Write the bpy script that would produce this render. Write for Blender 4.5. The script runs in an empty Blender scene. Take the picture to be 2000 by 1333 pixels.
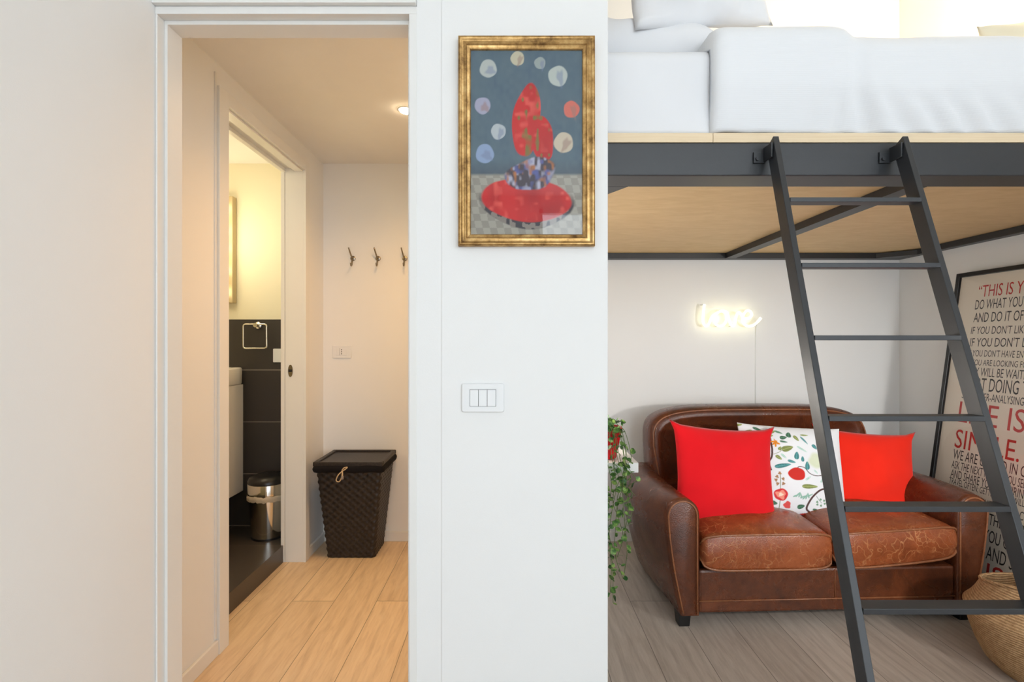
import bpy, bmesh, math, random
import numpy as np
from mathutils import Vector, Matrix, noise as mnoise

S = bpy.context.scene
COL = S.collection
random.seed(7)
PI = math.pi
CAMZ = 1.3

# ------------------------------------------------------------------ camera
cam_d = bpy.data.cameras.new('camera')
cam = bpy.data.objects.new('camera', cam_d)
COL.objects.link(cam)
cam.location = (0, 0, CAMZ)
cam.rotation_euler = (PI / 2, 0, 0)
cam_d.sensor_width = 36
cam_d.lens = 18
cam_d.clip_start = 0.02
S.camera = cam

# ------------------------------------------------------------------ world, view
S.view_settings.view_transform = 'Standard'
S.view_settings.look = 'None'
S.view_settings.gamma = 1
S.view_settings.use_curve_mapping = False
S.view_settings.exposure = 0.0
W = bpy.data.worlds.new('sky')
S.world = W
W.use_nodes = True
bg = W.node_tree.nodes['Background']
bg.inputs[0].default_value = (0.86, 0.93, 1.0, 1)
bg.inputs[1].default_value = 3.0

# ------------------------------------------------------------------ daylight through the windows
def area(name, loc, rot, sx, sy, power, col, spread=PI):
    l = bpy.data.lights.new(name, 'AREA')
    l.shape = 'RECTANGLE'; l.size = sx; l.size_y = sy
    l.energy = power; l.color = col; l.spread = spread
    o = bpy.data.objects.new(name, l); COL.objects.link(o)
    o.location = loc; o.rotation_euler = rot
    return o
def point(name, loc, power, col, r=0.05):
    l = bpy.data.lights.new(name, 'POINT'); l.energy = power; l.color = col
    l.shadow_soft_size = r
    o = bpy.data.objects.new(name, l); COL.objects.link(o); o.location = loc
    return o
DAY = (0.81, 0.92, 1.0)
area('daylight_window', (1.45, -5.72, 1.82), (PI / 2, 0, 0), 2.0, 3.2, 104, DAY)
area('added_side_daylight', (2.60, -1.7, 1.8), (PI / 2, 0, PI / 2), 1.8, 2.4, 8, DAY)  # unseen side source, added for cool light on the left wall

# ------------------------------------------------------------------ materials
def lin(c):
    return tuple((x / 255) / 12.92 if x / 255 <= 0.04045 else ((x / 255 + 0.055) / 1.055) ** 2.4 for x in c)
MATS = {}
class M:
    """small node helper"""
    def __init__(s, name):
        s.m = bpy.data.materials.new(name); s.m.use_nodes = True
        s.t = s.m.node_tree; s.n = s.t.nodes; s.l = s.t.links
        s.b = s.n['Principled BSDF']
        MATS[name] = s.m
    def node(s, typ, **kw):
        n = s.n.new(typ)
        for k, v in kw.items():
            if k.startswith('i_'):
                n.inputs[k[2:].replace('_', ' ')].default_value = v
            else: setattr(n, k, v)
        return n
    def link(s, a, b): s.l.new(a, b)
    def ramp(s, fac, stops):
        r = s.node('ShaderNodeValToRGB'); e = r.color_ramp.elements
        e[0].position = stops[0][0]; e[0].color = (*stops[0][1], 1)
        e[1].position = stops[-1][0]; e[1].color = (*stops[-1][1], 1)
        for p, c in stops[1:-1]:
            x = e.new(p); x.color = (*c, 1)
        s.link(fac, r.inputs[0]); return r.outputs[0]
    def coord(s, kind='Object', scale=(1, 1, 1), rot=(0, 0, 0)):
        tc = s.node('ShaderNodeTexCoord'); mp = s.node('ShaderNodeMapping')
        mp.inputs['Scale'].default_value = scale; mp.inputs['Rotation'].default_value = rot
        s.link(tc.outputs[kind], mp.inputs[0]); return mp.outputs[0]
    def noise(s, vec, scale, detail=4, rough=0.55, dist=0):
        n = s.node('ShaderNodeTexNoise')
        n.inputs['Scale'].default_value = scale; n.inputs['Detail'].default_value = detail
        n.inputs['Roughness'].default_value = rough; n.inputs['Distortion'].default_value = dist
        s.link(vec, n.inputs['Vector']); return n.outputs[0]
    def mix(s, fac, a, b, blend='MIX'):
        n = s.node('ShaderNodeMix', data_type='RGBA', blend_type=blend)
        for idx, v in ((0, fac), (6, a), (7, b)):
            if hasattr(v, 'links'): s.link(v, n.inputs[idx])
            elif idx == 0: n.inputs[0].default_value = v
            else: n.inputs[idx].default_value = (*v, 1)
        return n.outputs[2]
    def bump(s, h, strength, dist=0.01):
        n = s.node('ShaderNodeBump'); n.inputs['Strength'].default_value = strength
        n.inputs['Distance'].default_value = dist
        s.link(h, n.inputs['Height']); s.link(n.outputs[0], s.b.inputs['Normal'])
    def set(s, col=None, rough=0.5, metal=0, spec=0.5, coat=0, coat_r=0.1):
        if col is not None:
            if hasattr(col, 'links'): s.link(col, s.b.inputs['Base Color'])
            else: s.b.inputs['Base Color'].default_value = (*col, 1)
        if hasattr(rough, 'links'): s.link(rough, s.b.inputs['Roughness'])
        else: s.b.inputs['Roughness'].default_value = rough
        s.b.inputs['Metallic'].default_value = metal
        s.b.inputs['Specular IOR Level'].default_value = spec
        s.b.inputs['Coat Weight'].default_value = coat
        s.b.inputs['Coat Roughness'].default_value = coat_r
        return s.m

def plain(name, rgb, rough=0.5, metal=0, spec=0.5, var=0.04, scale=8, bump=0.0, bscale=200, coat=0):
    m = M(name); c = lin(rgb)
    v = m.coord()
    f = m.noise(v, scale)
    col = m.ramp(f, [(0.3, tuple(x * (1 - var) for x in c)), (0.7, tuple(min(1, x * (1 + var)) for x in c))])
    m.set(col, rough, metal, spec, coat)
    if bump: m.bump(m.noise(v, bscale, 2), bump, 0.002)
    return m.m

paint = plain('white_wall_paint', (239, 239, 238), 0.75, spec=0.25, var=0.012, scale=1.5, bump=0.08, bscale=350)
paint_bath = plain('cream_bathroom_paint', (236, 230, 205), 0.7, spec=0.25, var=0.012, scale=1.5, bump=0.05)
lacquer = plain('white_lacquered_trim', (235, 234, 231), 0.35, var=0.01, scale=3)
ceil_m = plain('ceiling_paint', (244, 243, 240), 0.85, spec=0.2, var=0.01)
steel = plain('charcoal_painted_steel', (29, 32, 37), 0.42, spec=0.75, var=0.07, scale=14, bump=0.10, bscale=90)
blackf = plain('black_frame_lacquer', (22, 22, 24), 0.35, var=0.05)
blackleg = plain('black_wood', (20, 19, 19), 0.45, var=0.08)
chrome = plain('polished_chrome', (225, 222, 216), 0.10, 1.0, var=0.02)
nickel = plain('brushed_nickel', (150, 140, 125), 0.25, 1.0, var=0.04)
ceramic = plain('white_ceramic', (238, 236, 230), 0.15, var=0.01)
plastic = plain('white_switch_plastic', (236, 237, 238), 0.3, var=0.01)
darkhole = plain('dark_cavity', (18, 16, 15), 0.8, var=0.02)
shelf_m = plain('white_laminate', (238, 238, 236), 0.35, var=0.01)
pot_m = plain('red_glazed_pot', (205, 22, 30), 0.22, var=0.05)
stem_m = plain('green_stem', (96, 118, 60), 0.6, var=0.1)
cord_m = plain('natural_cord', (205, 178, 140), 0.8, var=0.1, scale=120)
bead_m = plain('grey_toggle', (150, 140, 132), 0.35, var=0.05)
liner_m = plain('black_cotton_liner', (26, 24, 26), 0.9, spec=0.15, var=0.1, scale=60, bump=0.3, bscale=300)
wire_m = plain('white_cable', (225, 226, 222), 0.5, var=0.01)
bag_m = plain('thin_plastic_bag', (205, 190, 165), 0.35, var=0.08, scale=40)
lid_m = plain('black_plastic_lid', (30, 29, 30), 0.3, var=0.04)
housing_m = plain('cream_lamp_housing', (196, 178, 138), 0.5, var=0.01)
curtain_m = plain('white_sheer_curtain', (240, 240, 240), 0.9, var=0.02)

def glass_mat(name='clear_glass'):
    m = bpy.data.materials.new(name); m.use_nodes = True
    t = m.node_tree; t.nodes.clear()
    o = t.nodes.new('ShaderNodeOutputMaterial'); mx = t.nodes.new('ShaderNodeMixShader')
    tr = t.nodes.new('ShaderNodeBsdfTransparent'); gl = t.nodes.new('ShaderNodeBsdfGlossy')
    gl.inputs['Roughness'].default_value = 0.02
    fr = t.nodes.new('ShaderNodeFresnel'); fr.inputs[0].default_value = 1.5
    ge = t.nodes.new('ShaderNodeNewGeometry'); ml_ = t.nodes.new('ShaderNodeMath'); ml_.operation = 'MULTIPLY'
    iv = t.nodes.new('ShaderNodeMath'); iv.operation = 'SUBTRACT'; iv.inputs[0].default_value = 1
    t.links.new(ge.outputs['Backfacing'], iv.inputs[1]); t.links.new(fr.outputs[0], ml_.inputs[0]); t.links.new(iv.outputs[0], ml_.inputs[1])
    t.links.new(ml_.outputs[0], mx.inputs[0]); t.links.new(tr.outputs[0], mx.inputs[1])
    t.links.new(gl.outputs[0], mx.inputs[2]); t.links.new(mx.outputs[0], o.inputs[0])
    return m
glass = glass_mat()

def emit(name, rgb, strength):
    m = M(name); m.set(tuple(rgb), 0.5)
    m.b.inputs['Emission Color'].default_value = (*rgb, 1)
    m.b.inputs['Emission Strength'].default_value = strength
    return m.m
neon_m = emit('glowing_neon_tube', (1.0, 0.93, 0.58), 2.5)
bulb_m = emit('glowing_bulb', (1.0, 0.88, 0.60), 5)
spot_m = emit('glowing_downlight', (1.0, 0.80, 0.52), 40)
shade2_m = emit('added_shelf_lamp_shade', (1.0, 0.90, 0.76), 3)
shade_m = emit('added_wall_lamp_shade', (1.0, 0.86, 0.62), 12)

def oak(name, tones):
    m = M(name)
    tc = m.node('ShaderNodeTexCoord'); sp = m.node('ShaderNodeSeparateXYZ')
    m.link(tc.outputs['Object'], sp.inputs[0])
    def madd(a, v):
        n = m.node('ShaderNodeMath', operation='ADD'); m.link(a, n.inputs[0]); n.inputs[1].default_value = v
        return n.outputs[0]
    u = madd(sp.outputs[1], -2.557 + 32); v = madd(sp.outputs[0], 0.887 + 4.22)
    cb = m.node('ShaderNodeCombineXYZ'); m.link(u, cb.inputs[0]); m.link(v, cb.inputs[1])
    br = m.node('ShaderNodeTexBrick', offset=0.5, offset_frequency=2, squash=1.0)
    br.inputs['Scale'].default_value = 1; br.inputs['Brick Width'].default_value = 1.6
    br.inputs['Row Height'].default_value = 0.211; br.inputs['Mortar Size'].default_value = 0.0016
    br.inputs['Mortar Smooth'].default_value = 0.3; br.inputs['Bias'].default_value = 0
    br.inputs['Color1'].default_value = (0, 0, 0, 1); br.inputs['Color2'].default_value = (1, 1, 1, 1)
    br.inputs['Mortar'].default_value = (0.5, 0.5, 0.5, 1)
    m.link(cb.outputs[0], br.inputs['Vector'])
    # grain: stretched along the plank, shifted per plank
    sh = m.node('ShaderNodeVectorMath', operation='MULTIPLY_ADD')
    m.link(br.outputs['Color'], sh.inputs[0]); sh.inputs[1].default_value = (7, 3, 11)
    m.link(tc.outputs['Object'], sh.inputs[2])
    mp = m.node('ShaderNodeMapping'); mp.inputs['Scale'].default_value = (1, 0.10, 1)
    m.link(sh.outputs[0], mp.inputs[0])
    g1 = m.noise(mp.outputs[0], 55, 6, 0.65, 0.5)
    mp2 = m.node('ShaderNodeMapping'); mp2.inputs['Scale'].default_value = (1, 0.22, 1)
    m.link(sh.outputs[0], mp2.inputs[0])
    wv = m.node('ShaderNodeTexWave', wave_type='RINGS', rings_direction='SPHERICAL')
    wv.inputs['Scale'].default_value = 9; wv.inputs['Distortion'].default_value = 7
    wv.inputs['Detail'].default_value = 2; wv.inputs['Detail Scale'].default_value = 1.1
    m.link(mp2.outputs[0], wv.inputs['Vector'])
    a, b, c = [lin(x) for x in tones]
    c1 = m.ramp(g1, [(0.28, a), (0.5, b), (0.75, c)])
    c2 = m.mix(0.16, c1, m.ramp(wv.outputs[0], [(0.0, tuple(x * .72 for x in a)), (0.5, c), (1, c)]))
    tint = m.ramp(br.outputs['Color'], [(0, (0.90, 0.89, 0.88)), (1, (1.04, 1.04, 1.04))])
    c3 = m.mix(1.0, c2, tint, 'MULTIPLY')
    c4 = m.mix(br.outputs['Fac'], c3, tuple(x * .45 for x in a))
    m.set(c4, 0.42, spec=0.4)
    m.bump(g1, 0.06, 0.002)
    return m.m
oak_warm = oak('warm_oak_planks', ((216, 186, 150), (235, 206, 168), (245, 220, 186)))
oak_daylight_grey = oak('daylight_greyed_oak_planks', ((174, 160, 147), (194, 181, 168), (209, 198, 186)))  # same oak as the hallway, greyed in colour to imitate cool daylight

def wood_simple(name, tones, scale=(0.6, 6, 6), rough=0.55):
    m = M(name); v = m.coord('Object', scale)
    g = m.noise(v, 6, 5, 0.6, 0.8)
    a, b = [lin(x) for x in tones]
    m.set(m.ramp(g, [(0.3, a), (0.7, b)]), rough, spec=0.3)
    return m.m
ply_under = wood_simple('tan_plywood', ((218, 186, 136), (230, 200, 152)), (1.2, 3.5, 1))
pine = wood_simple('pale_pine_edge', ((232, 208, 172), (244, 224, 192)), (0.5, 1, 40))

def tile_mat(name, dark, light):
    m = M(name)
    tc = m.node('ShaderNodeTexCoord'); sp = m.node('ShaderNodeSeparateXYZ')
    m.link(tc.outputs['Object'], sp.inputs[0])
    cb = m.node('ShaderNodeCombineXYZ')
    def ma(a, v):
        n = m.node('ShaderNodeMath', operation='ADD'); m.link(a, n.inputs[0]); n.inputs[1].default_value = v
        return n.outputs[0]
    m.link(ma(sp.outputs[0], 10.16), cb.inputs[0]); m.link(ma(sp.outputs[2], -1.112 + 0.337 * 20), cb.inputs[1])
    br = m.node('ShaderNodeTexBrick', offset=0.0)
    br.inputs['Scale'].default_value = 1; br.inputs['Brick Width'].default_value = 0.67
    br.inputs['Row Height'].default_value = 0.337; br.inputs['Mortar Size'].default_value = 0.0022
    br.inputs['Color1'].default_value = (*lin(dark), 1); br.inputs['Color2'].default_value = (*lin(light), 1)
    br.inputs['Mortar'].default_value = (*lin((150, 142, 132)), 1)
    m.link(cb.outputs[0], br.inputs['Vector'])
    m.set(br.outputs['Color'], 0.45, spec=0.35)
    return m.m
tile_wall = tile_mat('slate_wall_tile', (58, 54, 53), (64, 60, 58))
def tile_floor_mat():
    m = M('slate_floor_tile')
    tc = m.node('ShaderNodeTexCoord')
    br = m.node('ShaderNodeTexBrick', offset=0.0)
    br.inputs['Scale'].default_value = 1; br.inputs['Brick Width'].default_value = 0.6
    br.inputs['Row Height'].default_value = 0.6; br.inputs['Mortar Size'].default_value = 0.002
    br.inputs['Color1'].default_value = (*lin((72, 66, 62)), 1); br.inputs['Color2'].default_value = (*lin((66, 61, 58)), 1)
    br.inputs['Mortar'].default_value = (*lin((108, 100, 92)), 1)
    m.link(tc.outputs['Object'], br.inputs['Vector'])
    m.set(br.outputs['Color'], 0.28, spec=0.5); return m.m
tile_floor = tile_floor_mat()

def leather_mat(name, tones, scratch=0.0, rough=(0.20, 0.36)):
    m = M(name); v = m.coord()
    n1 = m.noise(v, 5, 6, 0.6, 0.6); n2 = m.noise(v, 38, 4, 0.6)
    a, b, c = [lin(x) for x in tones]
    col = m.ramp(n1, [(0.32, a), (0.52, b), (0.72, c)])
    col = m.mix(0.22, col, m.ramp(n2, [(0.35, a), (0.65, c)]))
    if scratch:
        dv = m.node('ShaderNodeVectorMath', operation='MULTIPLY_ADD')
        nn = m.node('ShaderNodeTexNoise'); nn.inputs['Scale'].default_value = 9
        m.link(v, nn.inputs['Vector'])
        m.link(nn.outputs['Color'], dv.inputs[0]); dv.inputs[1].default_value = (.25, .25, .25); m.link(v, dv.inputs[2])
        vo = m.node('ShaderNodeTexVoronoi', feature='DISTANCE_TO_EDGE'); vo.inputs['Scale'].default_value = 17
        m.link(dv.outputs[0], vo.inputs['Vector'])
        f = m.ramp(vo.outputs['Distance'], [(0.0, (1, 1, 1)), (0.04, (0, 0, 0))])
        g = m.ramp(m.noise(v, 7, 3), [(0.42, (0, 0, 0)), (0.62, (1, 1, 1))])
        f2 = m.mix(1.0, f, g, 'MULTIPLY')
        f3 = m.mix(1.0, f2, (scratch, scratch, scratch), 'MULTIPLY')
        col = m.mix(f3, col, lin((196, 138, 92)))
    vo2 = m.node('ShaderNodeTexVoronoi'); vo2.inputs['Scale'].default_value = 260
    m.link(v, vo2.inputs['Vector'])
    r = m.node('ShaderNodeMapRange'); m.link(n1, r.inputs[0]); r.inputs[1].default_value = .3; r.inputs[2].default_value = .7
    r.inputs[3].default_value = rough[1]; r.inputs[4].default_value = rough[0]
    m.set(col, r.outputs[0], spec=0.5)
    bsum = m.node('ShaderNodeMath', operation='MULTIPLY_ADD')
    m.link(n2, bsum.inputs[0]); bsum.inputs[1].default_value = 0.6; m.link(vo2.outputs['Distance'], bsum.inputs[2])
    m.bump(bsum.outputs[0], 0.22, 0.003)
    return m.m
leather = leather_mat('worn_brown_leather', ((62, 32, 19), (92, 48, 27), (116, 62, 36)))
leather_seat = leather_mat('scratched_tan_leather', ((112, 54, 28), (144, 74, 40), (166, 92, 54)), 0.75)
piping_m = leather_mat('leather_piping', ((120, 72, 44), (142, 88, 56), (160, 104, 70)))

def fabric(name, rgb, weave=420, bump=0.25, var=0.05, sheen=0.0):
    m = M(name); v = m.coord(); c = lin(rgb)
    col = m.ramp(m.noise(v, 4, 3), [(0.3, tuple(x * (1 - var) for x in c)), (0.7, tuple(min(1, x * (1 + var)) for x in c))])
    m.set(col, 0.85, spec=0.15)
    m.b.inputs['Sheen Weight'].default_value = sheen
    m.bump(m.noise(v, weave, 2), bump, 0.0015)
    return m.m
bed_white = fabric('white_bed_linen', (236, 237, 240), 300, 0.06, 0.01)
def duvet_mat():
    m = M('white_waffle_duvet'); v = m.coord()
    w = m.node('ShaderNodeTexWave', bands_direction='Z'); w.inputs['Scale'].default_value = 55
    m.link(v, w.inputs['Vector'])
    m.set(lin((237, 239, 242)), 0.85, spec=0.15); m.bump(w.outputs[0], 0.10, 0.002); return m.m
duvet_m = duvet_mat()
red_f = fabric('red_velvet', (222, 20, 30), sheen=0.15)
orange_f = fabric('orange_red_velvet', (240, 42, 22), sheen=0.15)
cream_f = fabric('cream_fabric', (240, 234, 212))

def attr_mat(name, rough=0.8, bump=0.15, scale=400):
    m = M(name); a = m.node('ShaderNodeAttribute', attribute_name='print')
    m.set(a.outputs['Color'], rough, spec=0.2)
    m.bump(m.noise(m.coord(), scale, 2), bump, 0.001); return m.m
floral_m = attr_mat('floral_printed_cotton')
art_m = attr_mat('printed_artwork', 0.6, 0.05)

def seagrass_mat():
    m = M('woven_seagrass'); v = m.coord()
    w = m.node('ShaderNodeTexWave', bands_direction='Z'); w.inputs['Scale'].default_value = 34
    w.inputs['Distortion'].default_value = 2.2; w.inputs['Detail'].default_value = 3; w.inputs['Detail Scale'].default_value = 6
    m.link(v, w.inputs['Vector'])
    n = m.noise(v, 60, 4, .7)
    col = m.mix(0.5, m.ramp(w.outputs[0], [(0, lin((150, 112, 74))), (0.5, lin((192, 152, 108))), (1, lin((214, 178, 134)))]),
                m.ramp(n, [(0.3, lin((142, 104, 68))), (0.7, lin((216, 180, 138)))]))
    m.set(col, 0.8, spec=0.2); m.bump(w.outputs[0], 0.6, 0.006); return m.m
seagrass = seagrass_mat()
def wicker_mat():
    m = M('black_woven_wicker'); v = m.coord()
    n = m.noise(v, 90, 3)
    m.set(m.ramp(n, [(0.3, lin((26, 22, 21))), (0.7, lin((52, 45, 42)))]), 0.42, spec=0.4)
    m.bump(n, 0.3, 0.002); return m.m
wicker = wicker_mat()
def gold_mat():
    m = M('antique_gold_leaf'); v = m.coord()
    n = m.noise(v, 26, 5, .7)
    col = m.ramp(n, [(0.3, lin((104, 74, 40))), (0.5, lin((176, 138, 84))), (0.72, lin((214, 180, 124)))])
    m.set(col, 0.34, 0.75); m.bump(n, 0.2, 0.002); return m.m
gold = gold_mat()
def leaf_mat():
    m = M('green_leaf'); v = m.coord()
    n = m.noise(v, 42, 2)
    m.set(m.ramp(n, [(0.36, lin((40, 84, 40))), (0.5, lin((86, 128, 62))), (0.64, lin((150, 182, 96)))]), 0.4, spec=0.4)
    m.b.inputs['Subsurface Weight'].default_value = 0.0
    return m.m
leaf_m = leaf_mat()
paper_m = plain('poster_paper', (232, 224, 210), 0.6, var=0.01)
ink_black = plain('black_print', (38, 36, 36), 0.6, var=0.02)
ink_red = plain('red_print', (190, 40, 36), 0.6, var=0.02)

# ------------------------------------------------------------------ mesh helpers
def link_obj(name, me, mat, parent=None, loc=None, rot=None):
    o = bpy.data.objects.new(name, me); COL.objects.link(o)
    if mat: me.materials.append(mat)
    if parent: o.parent = parent
    if loc: o.location = loc
    if rot: o.rotation_euler = rot
    return o
def from_bm(name, bm, mat, parent=None, smooth=False, loc=None, rot=None, bevel=0, sub=0, recalc=True, auto=None):
    if recalc: bmesh.ops.recalc_face_normals(bm, faces=bm.faces)
    me = bpy.data.meshes.new(name); bm.to_mesh(me); bm.free()
    if smooth:
        me.polygons.foreach_set('use_smooth', [True] * len(me.polygons))
        if auto is not None:
            try: me.set_sharp_from_angle(angle=math.radians(auto))
            except Exception: pass
    o = link_obj(name, me, mat, parent, loc, rot)
    if bevel:
        b = o.modifiers.new('bevel', 'BEVEL'); b.width = bevel; b.segments = 2; b.limit_method = 'ANGLE'
        b.angle_limit = math.radians(50)
    if sub:
        s = o.modifiers.new('subdivision', 'SUBSURF'); s.levels = sub; s.render_levels = sub
    return o
def bx(bm, x0, x1, y0, y1, z0, z1):
    vs = [bm.verts.new((x, y, z)) for x in (x0, x1) for y in (y0, y1) for z in (z0, z1)]
    for f in ((0, 1, 3, 2), (4, 6, 7, 5), (0, 4, 5, 1), (2, 3, 7, 6), (0, 2, 6, 4), (1, 5, 7, 3)):
        bm.faces.new([vs[i] for i in f])
    return vs
def box(name, x0, x1, y0, y1, z0, z1, mat, parent=None, bevel=0):
    bm = bmesh.new(); bx(bm, x0, x1, y0, y1, z0, z1)
    return from_bm(name, bm, mat, parent, bevel=bevel)
def boxes(name, lst, mat, parent=None, bevel=0):
    bm = bmesh.new()
    for b in lst: bx(bm, *b)
    return from_bm(name, bm, mat, parent, bevel=bevel)
def loft(bm, rings, cap=True, close=True):
    vr = [[bm.verts.new(p) for p in r] for r in rings]
    n = len(vr[0])
    for a, b in zip(vr[:-1], vr[1:]):
        for i in range(n if close else n - 1):
            j = (i + 1) % n
            bm.faces.new((a[i], a[j], b[j], b[i]))
    if cap:
        bm.faces.new(vr[0]); bm.faces.new(vr[-1])
    return vr
def catmull(pts, n=8):
    P = [Vector(p) for p in pts]; P = [P[0] * 2 - P[1]] + P + [P[-1] * 2 - P[-2]]
    out = []
    for i in range(1, len(P) - 2):
        for k in range(n):
            t = k / n
            out.append(0.5 * ((2 * P[i]) + (-P[i - 1] + P[i + 1]) * t + (2 * P[i - 1] - 5 * P[i] + 4 * P[i + 1] - P[i + 2]) * t * t
                              + (-P[i - 1] + 3 * P[i] - 3 * P[i + 1] + P[i + 2]) * t ** 3))
    out.append(P[-2]); return out
def tube(bm, pts, r, seg=8, closed=False):
    pts = [Vector(p) for p in pts]; n = len(pts)
    rr = r if hasattr(r, '__len__') else [r] * n
    rings = []; up = None
    for i, p in enumerate(pts):
        a = pts[i - 1] if (i > 0 or closed) else p
        b = pts[(i + 1) % n] if (i < n - 1 or closed) else p
        t = (b - a).normalized()
        if up is None: up = t.orthogonal().normalized()
        up = (up - t * up.dot(t)).normalized(); s = t.cross(up)
        rings.append([p + (up * math.cos(2 * PI * k / seg) + s * math.sin(2 * PI * k / seg)) * rr[i] for k in range(seg)])
    if closed: rings.append(rings[0]); loft(bm, rings, cap=False)
    else: loft(bm, rings, cap=True)
def lathe(bm, prof, seg=32, cx=0, cy=0, tilt=None, cap=(True, True)):
    rings = []
    for r, z in prof:
        ring = []
        for k in range(seg):
            a = 2 * PI * k / seg; p = Vector((cx + r * math.cos(a), cy + r * math.sin(a), z))
            if tilt: p = tilt(p, r, z)
            ring.append(p)
        rings.append(ring)
    vr = loft(bm, rings, cap=False)
    if cap[0]: bm.faces.new(vr[0])
    if cap[1]: bm.faces.new(vr[-1])
def empty(name, loc, label, cat, group=None, rot=(0, 0, 0)):
    o = bpy.data.objects.new(name, None); COL.objects.link(o)
    o.empty_display_size = 0.1
    o.location = loc; o.rotation_euler = rot
    tag(o, label, cat, group); return o
def tag(o, label, cat, group=None):
    o['label'] = label; o['category'] = cat
    if group: o['group'] = group
    return o
def struct(o, label=None):
    o['kind'] = 'structure'
    if label: o['label'] = label
    return o
def P(px, py, d): return Vector(((px - 1000) * d / 1000, d, CAMZ - (py - 666.5) * d / 1000))

# ------------------------------------------------------------------ THE SETTING
WY0, WY1 = 1.464, 1.564      # the wall that carries the picture and the doorway
BACK = 3.33
XR = 2.52; XL = -1.02; REAR = -5.6; TOP = 3.7
HX = -1.227                  # hallway left wall
struct(boxes('floor', [(XL - .1, XR + .1, REAR - .1, WY0 + .001, -0.06, 0), (0.05, XR + .1, WY0 + .001, BACK, -0.06, 0)], oak_daylight_grey),
       'oak plank floor of the living room, daylight grey put into its colour')
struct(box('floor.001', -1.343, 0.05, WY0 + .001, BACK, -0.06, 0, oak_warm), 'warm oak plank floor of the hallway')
# door wall: pieces around the opening
OPX0, OPX1, OPZ = -1.0134, -0.294, 2.235
struct(boxes('wall_front', [(XL, OPX1 + .02, WY0, WY1, OPZ + 0.022, TOP), (OPX1 + .022, -0.2, WY0, WY1, 0, TOP),
                            ], paint), 'white wall beside and above the doorway')
struct(box('wall_pillar', -0.202, 0.2738, WY0 - 0.004, WY1 + 0.03, 0, TOP, paint, bevel=0.003), 'white wall pier carrying the picture')
struct(box('wall_left', XL - .12, XL, REAR, WY0 + 0.02, 0, TOP, paint), 'white side wall left of the doorway')
struct(boxes('wall_right', [(XR, XR + .1, -.78, BACK, 0, TOP), (XR, XR + .1, REAR, -2.62, 0, TOP), (XR, XR + .1, -2.62, -.78, 0, .58), (XR, XR + .1, -2.62, -.78, 3.02, TOP)], paint))
struct(boxes('added_side_window', [(XR + .03, XR + .07, a, a + .05, .58, 3.02) for a in (-2.62, -1.725, -.83)] + [(XR + .03, XR + .07, -2.62, -.78, a, a + .05) for a in (.58, 2.97)], lacquer),
       'white framed side window added behind the camera for cool light')  # frame of the side opening, added to admit cool daylight
struct(box('wall_back', -1.35, XR + .1, BACK, BACK + .1, 0, TOP, paint))
struct(box('wall_partition', 0.0, 0.1, WY1, BACK, 0, TOP, paint), 'white partition between hallway and loft corner')
struct(box('ceiling', XL - .1, XR + .1, REAR - .1, BACK, TOP, TOP + .1, ceil_m))
struct(boxes('ceiling.001', [(-2.45, 0.0, WY1 - .001, BACK, 2.455, 2.55)], ceil_m), 'white hallway ceiling')
# rear wall with a tall window, behind the camera
WX0, WX1, WZ0, WZ1 = 0.45, 2.45, 0.12, 3.5
struct(boxes('wall_rear', [(XL, WX0, REAR - .12, REAR, 0, TOP), (WX1, XR, REAR - .12, REAR, 0, TOP),
                           (WX0, WX1, REAR - .12, REAR, 0, WZ0), (WX0, WX1, REAR - .12, REAR, WZ1, TOP)], paint))
w1 = struct(boxes('window_1', [(WX0, WX0 + .06, REAR - .09, REAR - .03, WZ0, WZ1), (WX1 - .06, WX1, REAR - .09, REAR - .03, WZ0, WZ1),
                        (1.42, 1.48, REAR - .09, REAR - .03, WZ0, WZ1), (WX0, WX1, REAR - .09, REAR - .03, WZ0, WZ0 + .08),
                        (WX0, WX1, REAR - .09, REAR - .03, WZ1 - .07, WZ1), (WX0, WX1, REAR - .09, REAR - .03, 2.35, 2.41)], lacquer),
            'white framed window behind the camera')
# hallway left wall and its opening to the bathroom
DY0, DY1, DZ = 2.19, 3.005, 2.30
WT = -1.347
struct(boxes('wall_hallway', [(WT, HX, WY1, DY0 - .02, 0, 2.46), (WT, HX, DY0 - .02, DY1 + .02, DZ + .015, 2.46), (WT, HX, DY1 + .02, BACK, 0, 2.46)], paint),
       'white hallway wall around the bathroom doorway')
struct(boxes('wall_stub', [(WT, XL - .001, WY1 - .09, WY1 + .001, 0, 2.46), ], paint), 'white wall end beside the door frame')
# bathroom shell
struct(boxes('wall_bathroom', [(-2.5, WT, BACK, BACK + .1, 0, 2.55), (-2.5, -2.4, 1.5, BACK, 0, 2.55), (-2.4, WT, 1.5, 1.6, 0, 2.55)], paint_bath),
       'cream bathroom walls')
struct(box('wall_tiled', -2.4, WT, BACK - .008, BACK, 0.10, 1.44, tile_wall), 'dark slate tiled lower bathroom wall')
struct(box('floor.002', -2.4, -1.343, 1.6, BACK, -0.06, 0.10, tile_floor), 'raised dark tiled bathroom floor')
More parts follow.
